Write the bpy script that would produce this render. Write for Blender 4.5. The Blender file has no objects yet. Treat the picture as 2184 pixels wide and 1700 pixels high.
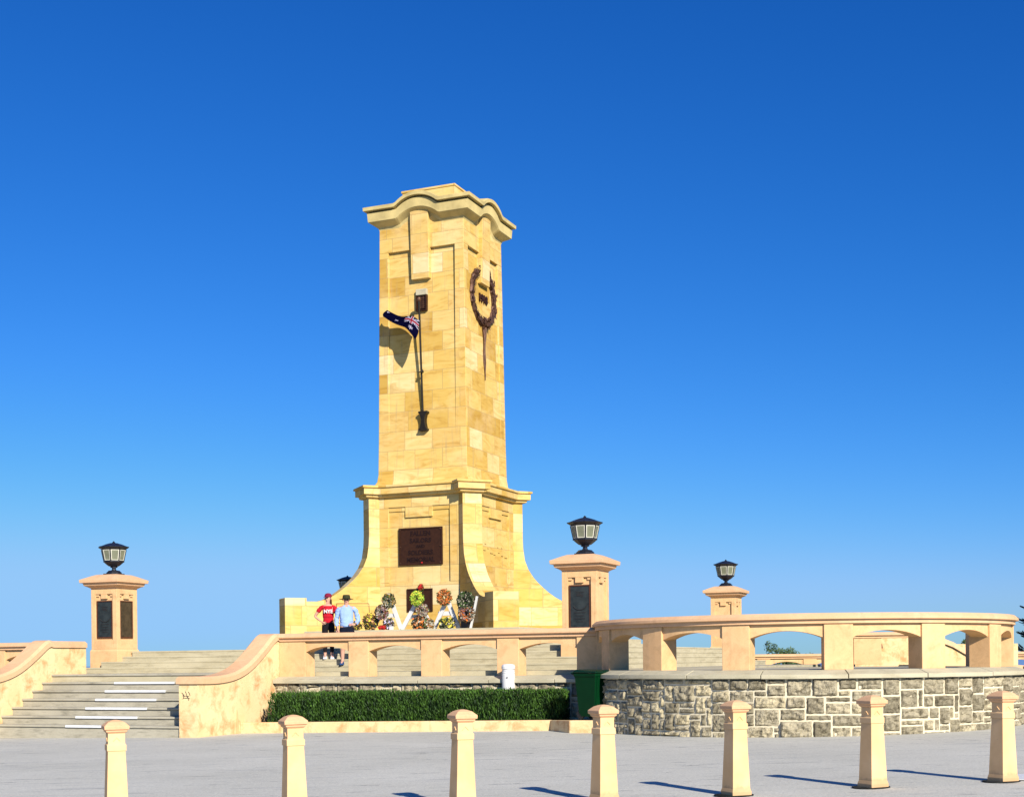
import bpy, bmesh, math, random
from mathutils import Vector, Matrix, noise
R = math.radians
rnd = random.Random(11)
D = bpy.data
scn = bpy.context.scene
COL = scn.collection

# ------------------------------------------------------------------ frames
EYE = 1.6
FPX = 2915.0           # focal length, in the units of a 2184 wide picture
ROLL = 0.0105
PHI = R(-23.0)
CX, CY = -2.05, 42.3   # axis of the tower
E1 = (math.cos(PHI), math.sin(PHI))
E2 = (-math.sin(PHI), math.cos(PHI))

def F(p, q, z=0.0):
    return Vector((CX + p*E1[0] + q*E2[0], CY + p*E1[1] + q*E2[1], z))

def gz(x, y):          # street level: a gentle fall to the left
    return 0.0155*max(-12, min(10, x)) - 0.02 + 0.005*max(0, min(16, y-15))

def lin(c):
    return tuple((v/12.92 if v <= .04045 else ((v+.055)/1.055)**2.4) for v in c)

def tag(o, label=None, cat=None, group=None, kind=None):
    if label: o['label'] = label
    if cat: o['category'] = cat
    if group: o['group'] = group
    if kind: o['kind'] = kind
    return o

# ------------------------------------------------------------------ materials
class NT:
    def __init__(s, name, rough=.8, spec=.3):
        s.m = D.materials.new(name); s.m.use_nodes = True
        s.t = s.m.node_tree; s.b = s.t.nodes['Principled BSDF']
        s.b.inputs['Roughness'].default_value = rough
        s.b.inputs['Specular IOR Level'].default_value = spec
    def n(s, typ, **kw):
        x = s.t.nodes.new(typ)
        for k, v in kw.items():
            if k.startswith('_'): x.inputs[k[1:].replace('_', ' ')].default_value = v
            else: setattr(x, k, v)
        return x
    def l(s, a, b): s.t.links.new(a, b)
    def coord(s, kind='Object', scale=None):
        c = s.n('ShaderNodeTexCoord').outputs[kind]
        if scale:
            mp = s.n('ShaderNodeMapping'); mp.inputs['Scale'].default_value = scale
            s.l(c, mp.inputs['Vector']); return mp.outputs[0]
        return c
    def noise(s, vec, scale, detail=5, rough=.55, dist=0):
        x = s.n('ShaderNodeTexNoise'); x.inputs['Scale'].default_value = scale
        x.inputs['Detail'].default_value = detail; x.inputs['Roughness'].default_value = rough
        x.inputs['Distortion'].default_value = dist
        s.l(vec, x.inputs['Vector']); return x.outputs['Fac']
    def ramp(s, fac, stops, interp='LINEAR'):
        x = s.n('ShaderNodeValToRGB'); cr = x.color_ramp; cr.interpolation = interp
        while len(cr.elements) < len(stops): cr.elements.new(.5)
        for e, (p, c) in zip(cr.elements, stops):
            e.position = p; e.color = (*c, 1) if len(c) == 3 else c
        s.l(fac, x.inputs[0]); return x.outputs[0]
    def mix(s, fac, a, b, mode='MIX'):
        x = s.n('ShaderNodeMix'); x.data_type = 'RGBA'; x.blend_type = mode
        for sock, v in ((x.inputs[0], fac), (x.inputs[6], a), (x.inputs[7], b)):
            if isinstance(v, (int, float)): sock.default_value = v
            elif isinstance(v, tuple): sock.default_value = (*v[:3], 1)
            else: s.l(v, sock)
        return x.outputs[2]
    def base(s, c):
        if isinstance(c, tuple): s.b.inputs['Base Color'].default_value = (*c[:3], 1)
        else: s.l(c, s.b.inputs['Base Color'])
    def bump(s, h, strength=.3, dist=.02):
        x = s.n('ShaderNodeBump'); x.inputs['Strength'].default_value = strength
        x.inputs['Distance'].default_value = dist
        s.l(h, x.inputs['Height']); s.l(x.outputs[0], s.b.inputs['Normal'])

def plain(name, col, rough=.7, spec=.3, metal=0, var=.12, scale=8):
    s = NT(name, rough, spec); s.b.inputs['Metallic'].default_value = metal
    c = s.coord(); f = s.noise(c, scale)
    s.base(s.ramp(f, [(.3, tuple(v*(1-var) for v in col)), (.7, tuple(min(1, v*(1+var)) for v in col))]))
    return s.m

def stucco(name, a, b, stain=None, amount=.0, rough=.85):
    s = NT(name, rough, .15); c = s.coord()
    f = s.noise(c, 1.3, 6, .6)
    col = s.ramp(f, [(.3, a), (.7, b)])
    fine = s.noise(c, 45, 3)
    col = s.mix(.10, col, s.ramp(fine, [(.35, (.45, .4, .35)), (.65, (1, 1, 1))]), 'MULTIPLY')
    if stain:
        g = s.noise(c, 2.6, 8, .68, .4)
        m = s.ramp(g, [(.47, (0, 0, 0)), (.66, (amount,)*3)])
        col = s.mix(m, col, stain)
        g2 = s.noise(s.coord(scale=(1, 1, .35)), 9, 8, .7)
        m2 = s.ramp(g2, [(.62, (0, 0, 0)), (.72, (amount*.55,)*3)])
        col = s.mix(m2, col, tuple(v*.35 for v in stain))
    s.base(col); s.bump(fine, .18, .006)
    return s.m

CREAM = stucco('cream_stucco', (.79, .465, .215), (.90, .57, .285), (.50, .28, .12), .5)
CREAM_RAIL = stucco('rail_stucco', (.76, .44, .225), (.87, .53, .295), (.50, .28, .15), .4)
CREAM_OLD = stucco('weathered_stucco', (.86, .58, .27), (.95, .73, .40), (.60, .27, .09), .8)

def bollard_paint():
    s = NT('bollard_paint', .8, .15); c = s.coord(); oi = s.n('ShaderNodeObjectInfo')
    sh = s.n('ShaderNodeVectorMath'); sh.operation = 'MULTIPLY_ADD'; s.l(oi.outputs['Random'], sh.inputs[0]); sh.inputs[1].default_value = (31, 17, 9); s.l(c, sh.inputs[2]); v = sh.outputs[0]
    col = s.ramp(s.noise(v, 3, 6, .6), [(.3, (.80, .475, .215)), (.7, (.91, .58, .29))])
    sx = s.n('ShaderNodeSeparateXYZ'); s.l(c, sx.inputs[0])
    n1 = s.noise(v, 11, 7, .7)
    ma = s.n('ShaderNodeMath'); ma.operation = 'MULTIPLY_ADD'; s.l(n1, ma.inputs[0]); ma.inputs[1].default_value = -.17; s.l(sx.outputs[2], ma.inputs[2])
    col = s.mix(s.ramp(ma.outputs[0], [(0, (.45,)*3), (.05, (0, 0, 0))]), col, (.33, .22, .12))
    n2 = s.noise(v, 19, 6, .72)
    col = s.mix(s.ramp(n2, [(.68, (0, 0, 0)), (.71, (.5,)*3)]), col, (.45, .32, .20))
    s.base(col); s.bump(n1, .15, .006)
    return s.m
BOLL = bollard_paint()

def sandstone():
    s = NT('ashlar_sandstone', .85, .15)
    uv = s.coord('UV')
    def brick(sq, off):
        x = s.n('ShaderNodeTexBrick'); x.offset = off; x.offset_frequency = 2; x.squash = sq; x.squash_frequency = 3
        x.inputs['Scale'].default_value = 1; x.inputs['Brick Width'].default_value = .92
        x.inputs['Row Height'].default_value = .585; x.inputs['Mortar Size'].default_value = .008
        x.inputs['Mortar Smooth'].default_value = .3; x.inputs['Bias'].default_value = 0
        x.inputs['Color1'].default_value = (0, 0, 0, 1); x.inputs['Color2'].default_value = (1, 1, 1, 1)
        x.inputs['Mortar'].default_value = (.5, .5, .5, 1)
        s.l(uv, x.inputs['Vector']); return x
    b = brick(1.45, .37)
    tone = s.ramp(b.outputs['Color'], [(0, (.56, .34, .07)), (.25, (.70, .47, .125)), (.5, (.76, .54, .18)), (.7, (.80, .60, .25)),
                                       (.84, (.68, .43, .11)), (.94, (.82, .65, .32)), (1, (.80, .64, .36))])
    # every block is cut with the bedding at its own slant: shift the grain by the block's tone
    sh = s.n('ShaderNodeVectorMath'); sh.operation = 'MULTIPLY_ADD'
    s.l(b.outputs['Color'], sh.inputs[0]); sh.inputs[1].default_value = (37, 23, 11); s.l(uv, sh.inputs[2])
    mp = s.n('ShaderNodeMapping'); mp.inputs['Scale'].default_value = (1, 3.6, 1); mp.inputs['Rotation'].default_value = (0, 0, R(14))
    s.l(sh.outputs[0], mp.inputs['Vector'])
    g = s.noise(mp.outputs[0], 1.15, 7, .6, 1.4)
    col = s.mix(.85, tone, s.ramp(g, [(.32, (.74, .60, .40)), (.47, (.95, .88, .76)), (.62, (1.0, .98, .95)), (.8, (1.1, 1.12, 1.2))]), 'MULTIPLY')
    d = s.noise(uv, .42, 5, .6)
    col = s.mix(s.ramp(d, [(.5, (0, 0, 0)), (.72, (.55,)*3)]), col, (.86, .66, .36))
    sp = s.noise(uv, 26, 6, .75)
    col = s.mix(s.ramp(sp, [(.66, (0, 0, 0)), (.76, (.5,)*3)]), col, (.30, .20, .10))
    mq = s.n('ShaderNodeMapping'); mq.inputs['Scale'].default_value = (5, .35, 1); s.l(uv, mq.inputs['Vector'])
    st = s.noise(mq.outputs[0], 1.6, 7, .65)
    col = s.mix(s.ramp(st, [(.56, (0, 0, 0)), (.72, (.55,)*3)]), col, (.40, .30, .16))
    col = s.mix(s.ramp(b.outputs['Fac'], [(.2, (0, 0, 0)), (.9, (.85,)*3)]), col, (.40, .26, .11))
    s.base(col)
    h = s.mix(.5, g, s.ramp(b.outputs['Fac'], [(0, (1, 1, 1)), (1, (0, 0, 0))]))
    s.bump(h, .25, .012)
    return s.m
STONE = sandstone()
STONE_GREY = plain('cornice_sandstone', (.62, .48, .20), .85, .15, 0, .22, 2.2)

def concrete(name, a, b, dark):
    s = NT(name, .9, .12); c = s.coord()
    f = s.noise(c, .9, 8, .65)
    col = s.ramp(f, [(.3, a), (.7, b)])
    st = s.noise(s.coord(scale=(.6, .6, 3.2)), 3.2, 8, .7)
    col = s.mix(s.ramp(st, [(.5, (0, 0, 0)), (.72, (.65,)*3)]), col, dark)
    fine = s.noise(c, 60, 3)
    col = s.mix(.2, col, s.ramp(fine, [(.35, (.5,)*3), (.65, (1,)*3)]), 'MULTIPLY')
    s.base(col); s.bump(fine, .3, .006)
    return s.m
CONC = concrete('step_concrete', (.50, .43, .27), (.64, .56, .37), (.30, .25, .15))
CONC_STAIR = concrete('stair_concrete', (.40, .36, .265), (.53, .48, .36), (.16, .145, .105))
COPE = concrete('coping_stone', (.50, .44, .29), (.64, .57, .39), (.33, .29, .18))

def asphalt():
    s = NT('pale_asphalt', .95, .1); c = s.coord()
    f = s.noise(c, .35, 8, .6)
    col = s.ramp(f, [(.3, (.56, .535, .44)), (.7, (.66, .63, .525))])
    st = s.noise(s.coord(scale=(.35, 2.4, 1)), 1.2, 9, .65)
    col = s.mix(s.ramp(st, [(.56, (0, 0, 0)), (.68, (.5,)*3)]), col, (.42, .41, .37))
    cr = s.noise(s.coord(scale=(.5, 5, 1)), 1.7, 10, .75, .5)
    col = s.mix(s.ramp(cr, [(.60, (0, 0, 0)), (.62, (.8,)*3)]), col, (.09, .09, .09))
    g = s.n('ShaderNodeTexVoronoi'); g.inputs['Scale'].default_value = 55; s.l(c, g.inputs['Vector'])
    col = s.mix(.35, col, s.ramp(g.outputs['Color'], [(.2, (.55, .55, .55)), (.8, (1.15, 1.15, 1.15))]), 'MULTIPLY')
    s.base(col); s.bump(g.outputs['Distance'], .35, .008)
    return s.m
ASPHALT = asphalt()

def rubble():
    s = NT('rock_faced_limestone', .95, .1); c = s.coord()
    a = s.n('ShaderNodeAttribute'); a.attribute_name = 'tone'
    col = s.ramp(a.outputs['Fac'], [(0, (.27, .23, .15)), (.4, (.38, .325, .215)), (.75, (.48, .41, .27)), (1, (.62, .52, .32))])
    f = s.noise(c, 7, 9, .72, .6)
    col = s.mix(s.ramp(f, [(.47, (0, 0, 0)), (.62, (.78,)*3)]), col, (.075, .06, .035))
    g = s.noise(c, 16, 7, .7, .3)
    col = s.mix(s.ramp(g, [(.58, (0, 0, 0)), (.68, (.4,)*3)]), col, (.64, .55, .37))
    s.base(col); s.bump(f, .9, .05)
    return s.m
RUBBLE = rubble()
MORTAR = plain('pale_mortar', (.74, .64, .44), .9, .1, 0, .12, 14)
SOIL = plain('planter_soil', (.10, .07, .045), .95, .1, 0, .3, 12)
WHITE = plain('white_paint', (.74, .72, .68), .5, .3, 0, .05, 6)
NOSING = plain('white_nosing_paint', (.80, .80, .78), .6, .3, 0, .08, 9)
BLACK_IRON = plain('black_iron', (.018, .02, .028), .4, .5, .3, .3, 20)
BRONZE = plain('brown_bronze', (.05, .017, .006), .5, .4, .35, .25, 12)
BRONZE_L = plain('worn_bronze', (.12, .058, .034), .5, .4, .4, .35, 14)
DARKB = plain('blackened_bronze', (.02, .014, .008), .5, .4, .3, .25, 12)
BRONZE_D = plain('bronze_letters', (.018, .006, .005), .6, .3, .2, .2, 14)
PLAQUE = plain('dark_plaque', (.028, .033, .030), .32, .5, .1, .4, 9)
PLAQUE_BR = plain('brown_plaque', (.06, .042, .022), .38, .5, .1, .4, 9)
FRAME_BR = plain('plaque_frame', (.11, .035, .015), .5, .4, .2, .2, 9)
PANE = plain('frosted_glass', (.19, .20, .13), .3, .5, 0, .15, 5)
PANE_FR = plain('pale_lamp_frame', (.62, .60, .48), .5, .4, 0, .1, 9)
GREEN_BIN = plain('green_plastic', (.001, .030, .008), .45, .1, 0, .1, 5)
GREEN_LID = plain('dark_green_plastic', (.0015, .024, .010), .4, .25, 0, .1, 5)
RUBBER = plain('black_rubber', (.02, .02, .02), .7, .3, 0, .2, 9)
TARM = plain('dark_patch', (.05, .05, .045), .95, .1, 0, .3, 12)

def leafmat(name, a, b, trans=.25):
    s = NT(name, .6, .3)
    at = s.n('ShaderNodeAttribute'); at.attribute_name = 'tone'
    s.base(s.ramp(at.outputs['Fac'], [(0, a), (1, b)]))
    return s.m
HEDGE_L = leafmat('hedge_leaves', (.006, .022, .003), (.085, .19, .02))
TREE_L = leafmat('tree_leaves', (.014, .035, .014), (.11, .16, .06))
PINE_L = leafmat('pine_needles', (.005, .012, .008), (.02, .035, .022))
BARK = plain('bark', (.09, .065, .045), .9, .1, 0, .3, 6)
HEDGE_CORE = plain('hedge_twigs', (.008, .022, .006), .9, .1, 0, .3, 6)

# ------------------------------------------------------------------ mesh builder
class MB:
    def __init__(s): s.v = []; s.f = []; s.mi = []; s.tone = []
    def face(s, idx, mi=0, tone=.5): s.f.append(tuple(idx)); s.mi.append(mi); s.tone.append(tone)
    def pts(s, ps):
        k = len(s.v); s.v += [tuple(p) for p in ps]; return k
    def hexa(s, b, t, mi=0):            # b, t: four bottom and four top points, both counter-clockwise
        k = s.pts(list(b)+list(t))
        s.face((k+3, k+2, k+1, k), mi); s.face((k+4, k+5, k+6, k+7), mi)
        for i in range(4):
            j = (i+1) % 4; s.face((k+i, k+j, k+4+j, k+4+i), mi)
    def box(s, x0, x1, y0, y1, z0, z1, mi=0):
        s.hexa([(x0, y0, z0), (x1, y0, z0), (x1, y1, z0), (x0, y1, z0)],
               [(x0, y0, z1), (x1, y0, z1), (x1, y1, z1), (x0, y1, z1)], mi)
    def prism(s, poly, z0, z1, mi=0):   # poly counter-clockwise in xy
        n = len(poly); k = s.pts([(x, y, z0) for x, y in poly]+[(x, y, z1) for x, y in poly])
        s.face(range(k+n-1, k-1, -1), mi); s.face(range(k+n, k+2*n), mi)
        for i in range(n):
            j = (i+1) % n; s.face((k+i, k+j, k+n+j, k+n+i), mi)
    def loft(s, rings, cap0=True, cap1=True, mi=0, closed=True):
        n = len(rings[0]); ks = [s.pts(r) for r in rings]
        for a, b in zip(ks, ks[1:]):
            for i in range(n if closed else n-1):
                j = (i+1) % n; s.face((a+i, a+j, b+j, b+i), mi)
        if cap0: s.face([ks[0]+i for i in range(n-1, -1, -1)], mi)
        if cap1: s.face([ks[-1]+i for i in range(n)], mi)
    def lathe(s, prof, n=16, cx=0, cy=0, rot=0, mi=0, sx=1, sy=1):   # prof: (radius, z)
        rings = [[(cx+sx*r*math.cos(rot+2*math.pi*i/n), cy+sy*r*math.sin(rot+2*math.pi*i/n), z) for i in range(n)] for r, z in prof]
        s.loft(rings, True, True, mi)
    def sq(s, prof, cx=0, cy=0, mi=0):  # square lathe: prof of (half width, z)
        s.loft([[(cx-h, cy-h, z), (cx+h, cy-h, z), (cx+h, cy+h, z), (cx-h, cy+h, z)] for h, z in prof], True, True, mi)
    def tube(s, pts, r, n=8, mi=0):
        rings = []
        for i, p in enumerate(pts):
            p = Vector(p); a = Vector(pts[max(0, i-1)]); b = Vector(pts[min(len(pts)-1, i+1)])
            t = (b-a).normalized(); u = t.orthogonal().normalized() if i == 0 else (u - t*u.dot(t)).normalized()
            w = t.cross(u); rr = r[i] if isinstance(r, (list, tuple)) else r
            rings.append([p+(u*math.cos(2*math.pi*k/n)+w*math.sin(2*math.pi*k/n))*rr for k in range(n)])
        s.loft(rings, True, True, mi)
    def quad(s, c, u, w, mi=0, tone=.5):
        c = Vector(c); k = s.pts([c-u-w, c+u-w, c+u+w, c-u+w]); s.face((k, k+1, k+2, k+3), mi, tone)
    def leaf(s, c, d, w, mi=0, tone=.5):
        c = Vector(c); k = s.pts([c-d, c-w*.9+d*.1, c+d, c+w*.9+d*.1]); s.face((k, k+1, k+2, k+3), mi, tone)
    def build(s, name, mats, parent=None, origin=(0, 0, 0), smooth=False, bevel=0, loc=None, rot=0, tone=False):
        me = D.meshes.new(name)
        ox, oy, oz = origin
        me.from_pydata([(x-ox, y-oy, z-oz) for x, y, z in s.v], [], s.f)
        if not isinstance(mats, (list, tuple)): mats = [mats]
        for m in mats: me.materials.append(m)
        me.polygons.foreach_set('material_index', s.mi)
        if smooth: me.polygons.foreach_set('use_smooth', [True]*len(s.f))
        me.update()
        uvl = me.uv_layers.new(name='UVMap')
        vs = s.v
        for pl in me.polygons:
            n = pl.normal
            if abs(n.z) > .8: t = None
            else:
                h = math.hypot(n.x, n.y); t = (-n.y/h, n.x/h)
            for li in pl.loop_indices:
                x, y, z = vs[me.loops[li].vertex_index]
                uvl.data[li].uv = (x+.13, y+.07) if t is None else (x*t[0]+y*t[1]+3.1*round(math.atan2(n.y, n.x)*4/math.pi), z+.21)
        if tone:
            at = me.attributes.new('tone', 'FLOAT', 'FACE'); at.data.foreach_set('value', s.tone)
        o = D.objects.new(name, me); COL.objects.link(o)
        if parent: o.parent = parent
        if loc is not None: o.location = loc
        if rot: o.rotation_euler.z = rot
        if bevel:
            b = o.modifiers.new('bevel', 'BEVEL'); b.width = bevel; b.segments = 2; b.limit_method = 'ANGLE'; b.angle_limit = R(35)
        return o

def empty(name, loc, rz=0):
    o = D.objects.new(name, None); COL.objects.link(o); o.location = loc; o.rotation_euler.z = rz
    o.empty_display_size = .3
    return o
def frame_root(name, p, q, z): return empty(name, F(p, q, z), PHI)

def copy_tree(o, parent=None):
    c = o.copy(); COL.objects.link(c)
    if parent: c.parent = parent
    for ch in [x for x in D.objects if x.parent == o]: copy_tree(ch, c)
    return c

def text_mesh(s, size, depth=.01, bold=0):
    cu = D.curves.new('txt', 'FONT'); cu.body = s; cu.size = size; cu.extrude = depth; cu.align_x = 'CENTER'; cu.align_y = 'CENTER'
    cu.offset = bold; cu.resolution_u = 3
    o = D.objects.new('txt', cu); COL.objects.link(o)
    bpy.context.view_layer.update()
    me = D.meshes.new_from_object(o.evaluated_get(bpy.context.evaluated_depsgraph_get()))
    D.objects.remove(o); D.curves.remove(cu)
    return me
def text_obj(name, s, size, mat, parent, loc, rz=0, depth=.01, bold=0, sx=1):
    me = text_mesh(s, size, depth, bold); me.materials.clear(); me.materials.append(mat)
    me.transform(Matrix.Rotation(rz, 4, 'Z') @ Matrix.Rotation(R(90), 4, 'X') @ Matrix.Scale(sx, 4, (1, 0, 0)))
    o = D.objects.new(name, me); COL.objects.link(o); o.parent = parent; o.location = loc
    return o

# ------------------------------------------------------------------ ground, water
def grid_sheet(name, xs, ys, zf, mat, kind='structure'):
    b = MB(); k = b.pts([(x, y, zf(x, y)) for y in ys for x in xs]); n = len(xs)
    for j in range(len(ys)-1):
        for i in range(n-1): b.face((k+j*n+i, k+j*n+i+1, k+(j+1)*n+i+1, k+(j+1)*n+i))
    return tag(b.build(name, mat, smooth=True), kind=kind)
xs = [-26, -18, -12, -8, -4, 0, 4, 7, 10, 16, 26]
ys = [-12, 0, 5, 10, 15, 19, 23, 27, 31, 36, 46, 62]
grid_sheet('street', xs, ys, gz, ASPHALT)
GROUND_M = plain('dry_grass', (.16, .14, .07), .95, .1, 0, .3, .4)
def gfar(x, y):
    d = max(abs(x)-24, y-60, -y-10, 0)
    return -.45 - 14*min(1, d/90.0)
gx = [-1500, -600, -250, -120, -60, -24, 0, 24, 60, 120, 250, 600, 1500]
gy = [-1500, -500, -150, -60, -10, 20, 60, 90, 120, 150, 260, 600, 1500]
grid_sheet('ground', gx, gy, gfar, GROUND_M)
s = NT('sea_water', .35, .5); s.base((.22, .34, .50))
nz = s.noise(s.coord(scale=(.02, .06, 1)), 3, 4); s.bump(nz, .4, 1)
b = MB(); k = b.pts([(-45000, -45000, -17), (45000, -45000, -17), (45000, 45000, -17), (-45000, 45000, -17)]); b.face((k, k+1, k+2, k+3))
tag(b.build('sea', s.m), kind='structure')
# a painted white bay mark beside the rightmost bollard
b = MB(); x0, y0 = 6.14, 16.62
b.hexa([(x0, y0, 0), (x0+1.2, y0-.1, 0), (x0+1.2, y0+.75, 0), (x0+.05, y0+.8, 0)], [(x0, y0, .005), (x0+1.2, y0-.1, .005), (x0+1.2, y0+.75, .005), (x0+.05, y0+.8, .005)])
o = b.build('road_marking', WHITE); o.location.z = gz(6.4, 17)+.006; tag(o, kind='structure')

# ------------------------------------------------------------------ landing, terraces
LZ = 1.385
b = MB()
b.box(-9.3, 9.6, -8.62, 10.5, -1.2, LZ)
b.prism([(-6.3, -10.3), (-.7, -10.3), (-.7, -8.6), (-6.3, -8.6)], -1.2, LZ-.004)
o = b.build('landing', CONC, loc=(CX, CY, 0), rot=PHI); tag(o, kind='structure')
# four-riser flight round the terrace
TR = [(8.93, 1.55), (8.58, 1.70), (8.24, 1.84), (7.90, 1.98)]
t = frame_root('terrace_steps', 0, 0, LZ)
tag(t, 'grey concrete flight of four wide steps between the lamp pillars', 'steps')
b = MB(); zb = LZ
for i, (h, z) in enumerate(TR):
    l = [6.55, 6.15, 5.85, 5.66][i]
    b.box(-l, 7.0+(h-7.9)*.9, -h, 8.2+(h-7.9), zb-.16, z-.045)
    b.box(-l-.01, 7.0+(h-7.9)*.9+.01, -h-.007, 8.2+(h-7.9), z-.045, z)
    zb = z
b.build('treads', CONC, t, origin=(0, 0, LZ), bevel=.008)
# upper plinth of the tower with three more risers
t = frame_root('tower_podium', 0, 0, 1.98); tag(t, 'low stepped concrete plinth carrying the clock-less sandstone tower', 'plinth')
t['label'] = 'low stepped concrete plinth under the sandstone tower'
b = MB(); b.box(-3.7, 5.1, -5.0, 5.1, 1.9, 2.12); b.box(-3.75, 4.8, -4.7, 4.8, 2.1, 2.27); b.box(-3.95, 4.45, -4.4, 4.45, 2.25, 2.42)
b.build('plinth_steps', CONC, t, origin=(0, 0, 1.98), bevel=.008)
b = MB(); b.box(-2.45, 4.27, -4.27, -1.0, 2.42, 2.52)
b.build('altar_slab', CONC, t, origin=(0, 0, 1.98), bevel=.008)

# ------------------------------------------------------------------ tower
TW = frame_root('memorial_tower', 0, 0, 2.42)
tag(TW, 'tall honey coloured sandstone memorial tower with flared corner buttresses and arched cornice', 'tower')
O = (0, 0, 2.42)
def hs(z): return 1.485 - .0102*(z-6.9)
# shaft
b = MB()
b.sq([(1.62, 6.88), (1.58, 6.95), (1.515, 7.08), (1.487, 7.3), (hs(8.2), 8.2), (1.318, 14.02)])
a = 1.11
for sx in (-1, 1):
    for sy in (-1, 1):
        def ring(z, h):
            xs_ = sorted((sx*a, sx*h)); ys_ = sorted((sy*a, sy*h))
            return [(xs_[0], ys_[0], z), (xs_[1], ys_[0], z), (xs_[1], ys_[1], z), (xs_[0], ys_[1], z)]
        b.hexa(ring(8.2, hs(8.2)-.001), ring(14.0, hs(14)))
b.sq([(hs(14), 14.0), (hs(14.9), 14.95)])
b.build('shaft', STONE, TW, origin=O, bevel=.012)
# keystone pilasters hanging from the cornice, one on each face
for k in range(4):
    b = MB(); d0, d1 = 1.25, 1.545
    b.hexa([(-.30, -d1+.06, 13.08), (.30, -d1+.06, 13.08), (.30, -d0, 13.08), (-.30, -d0, 13.08)],
           [(-.30, -d1, 15.15), (.30, -d1, 15.15), (.30, -d0, 15.15), (-.30, -d0, 15.15)])
    o = b.build('pilaster', STONE, TW, bevel=.012); o.location = (0, 0, -2.42); o.rotation_euler.z = k*math.pi/2
# cornice
def hump(p):
    s_, c_ = .27, .70; Rr = (c_*c_+s_*s_)/(2*s_)
    if abs(p) < c_: return math.sqrt(Rr*Rr-p*p)-(Rr-s_)
    if abs(p) < .82: return 0
    return 0
prof = [(1.36, 14.70), (1.40, 14.70), (1.44, 14.80), (1.62, 14.90), (1.66, 14.93), (1.68, 15.19), (1.57, 15.205), (1.57, 15.245), (1.77, 15.25), (1.775, 15.35), (1.70, 15.375), (1.0, 15.44), (.8, 15.44)]
b = MB()
fr = [-1] + [i/22 for i in range(-18, 19)] + [1]
fr = sorted(set([-1, 1] + [i*.04 for i in range(-22, 23)]))
for k in range(4):
    c, s_ = math.cos(k*math.pi/2), math.sin(k*math.pi/2)
    rows = []
    for off, z in prof:
        row = []
        for f in fr:
            p = f*1.68 if abs(f) < 1 else f*off
            p = max(-off, min(off, p)); hh = hump(p)
            x, y = p, -off
            row.append((x*c-y*s_, x*s_+y*c, z+hh))
        rows.append(row)
    for r0, r1 in zip(rows, rows[1:]):
        k0 = b.pts(r0); k1 = b.pts(r1)
        for i in range(len(fr)-1): b.face((k0+i, k0+i+1, k1+i+1, k1+i))
b.build('cornice', STONE_GREY, TW, origin=O)
b = MB(); b.sq([(.88, 15.3), (.88, 15.93), (.91, 15.935), (.91, 15.99), (.82, 16.02)]); b.sq([(1.3, 14.9), (1.3, 15.39)])
b.build('attic_block', STONE, TW, origin=O, bevel=.01)
# base body with recessed panels
b = MB()
b.sq([(1.69, 2.42), (1.69, 6.62)])
for k in range(4):
    c, s_ = math.cos(k*math.pi/2), math.sin(k*math.pi/2)
    def rb(x0, x1, z0, z1, y0=-1.75, y1=-1.6):
        pts = [(x0, y0), (x1, y0), (x1, y1), (x0, y1)]
        pts = [(x*c-y*s_, x*s_+y*c) for x, y in pts]
        b.prism(pts, z0, z1)
    rb(-1.6, -1.02, 3.985, 6.2); rb(1.02, 1.6, 3.985, 6.2); rb(-1.6, 1.6, 2.43, 3.98); rb(-1.6, 1.6, 6.245, 6.61)
    rb(-1.6, -1.02, 6.2, 6.245); rb(1.02, 1.6, 6.2, 6.245)
    rb(-.45, .45, 5.93, 6.243)
    rb(-1.02, -.45, 6.12, 6.243, -1.722); rb(.45, 1.02, 6.12, 6.243, -1.722)
b.build('base_body', STONE, TW, origin=O, bevel=.008)
# diagonal buttresses
curve = [(2.5, 6.62), (2.5, 5.45), (2.515, 5.12), (2.571, 4.755), (2.69, 4.47), (2.866, 4.22), (3.0, 4.08), (3.181, 3.92), (3.38, 3.76), (3.593, 3.62), (3.85, 3.49), (4.1, 3.43), (4.5, 3.43), (4.5, 2.42)]
for k in range(4):
    b = MB(); w = .3
    pr = [(1.4, 2.42)] + curve[::-1] + [(1.4, 6.62)]
    n = len(pr); kk = b.pts([(-w, -d_, z) for d_, z in pr]+[(w, -d_, z) for d_, z in pr])
    b.face([kk+i for i in range(n)][::-1]); b.face([kk+n+i for i in range(n)])
    for i in range(n):
        j = (i+1) % n; b.face((kk+i, kk+j, kk+n+j, kk+n+i))
    b.box(-.385, .385, -5.1, -4.45, 2.42, 3.53)
    bm = bmesh.new()
    o = b.build('buttress', STONE, TW, bevel=.01)
    bm.from_mesh(o.data); bmesh.ops.recalc_face_normals(bm, faces=bm.faces); bm.to_mesh(o.data); bm.free()
    o.location = (0, 0, -2.42); o.rotation_euler.z = R(45)+k*math.pi/2
# ledge
def outline(S, w, Dd):
    r2 = math.sqrt(2); pts = []
    base = [(S-w*r2, -S), ((Dd-w)/r2, -(Dd+w)/r2), ((Dd+w)/r2, -(Dd-w)/r2), (S, -(S-w*r2))]
    for k in range(4):
        c, s_ = math.cos(k*math.pi/2), math.sin(k*math.pi/2)
        pts += [(x*c-y*s_, x*s_+y*c) for x, y in base]
    return pts
b = MB()
rings = []
for o_, z in [(-.14, 6.55), (-.10, 6.57), (-.08, 6.64), (0, 6.645), (0, 6.83), (.045, 6.84), (.045, 6.90), (-.25, 6.945)]:
    rings.append([(x, y, z) for x, y in outline(1.95+o_, .50+o_, 2.70+o_)])
b.loft(rings, True, True)
b.build('ledge', STONE, TW, origin=O, bevel=.006)

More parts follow.
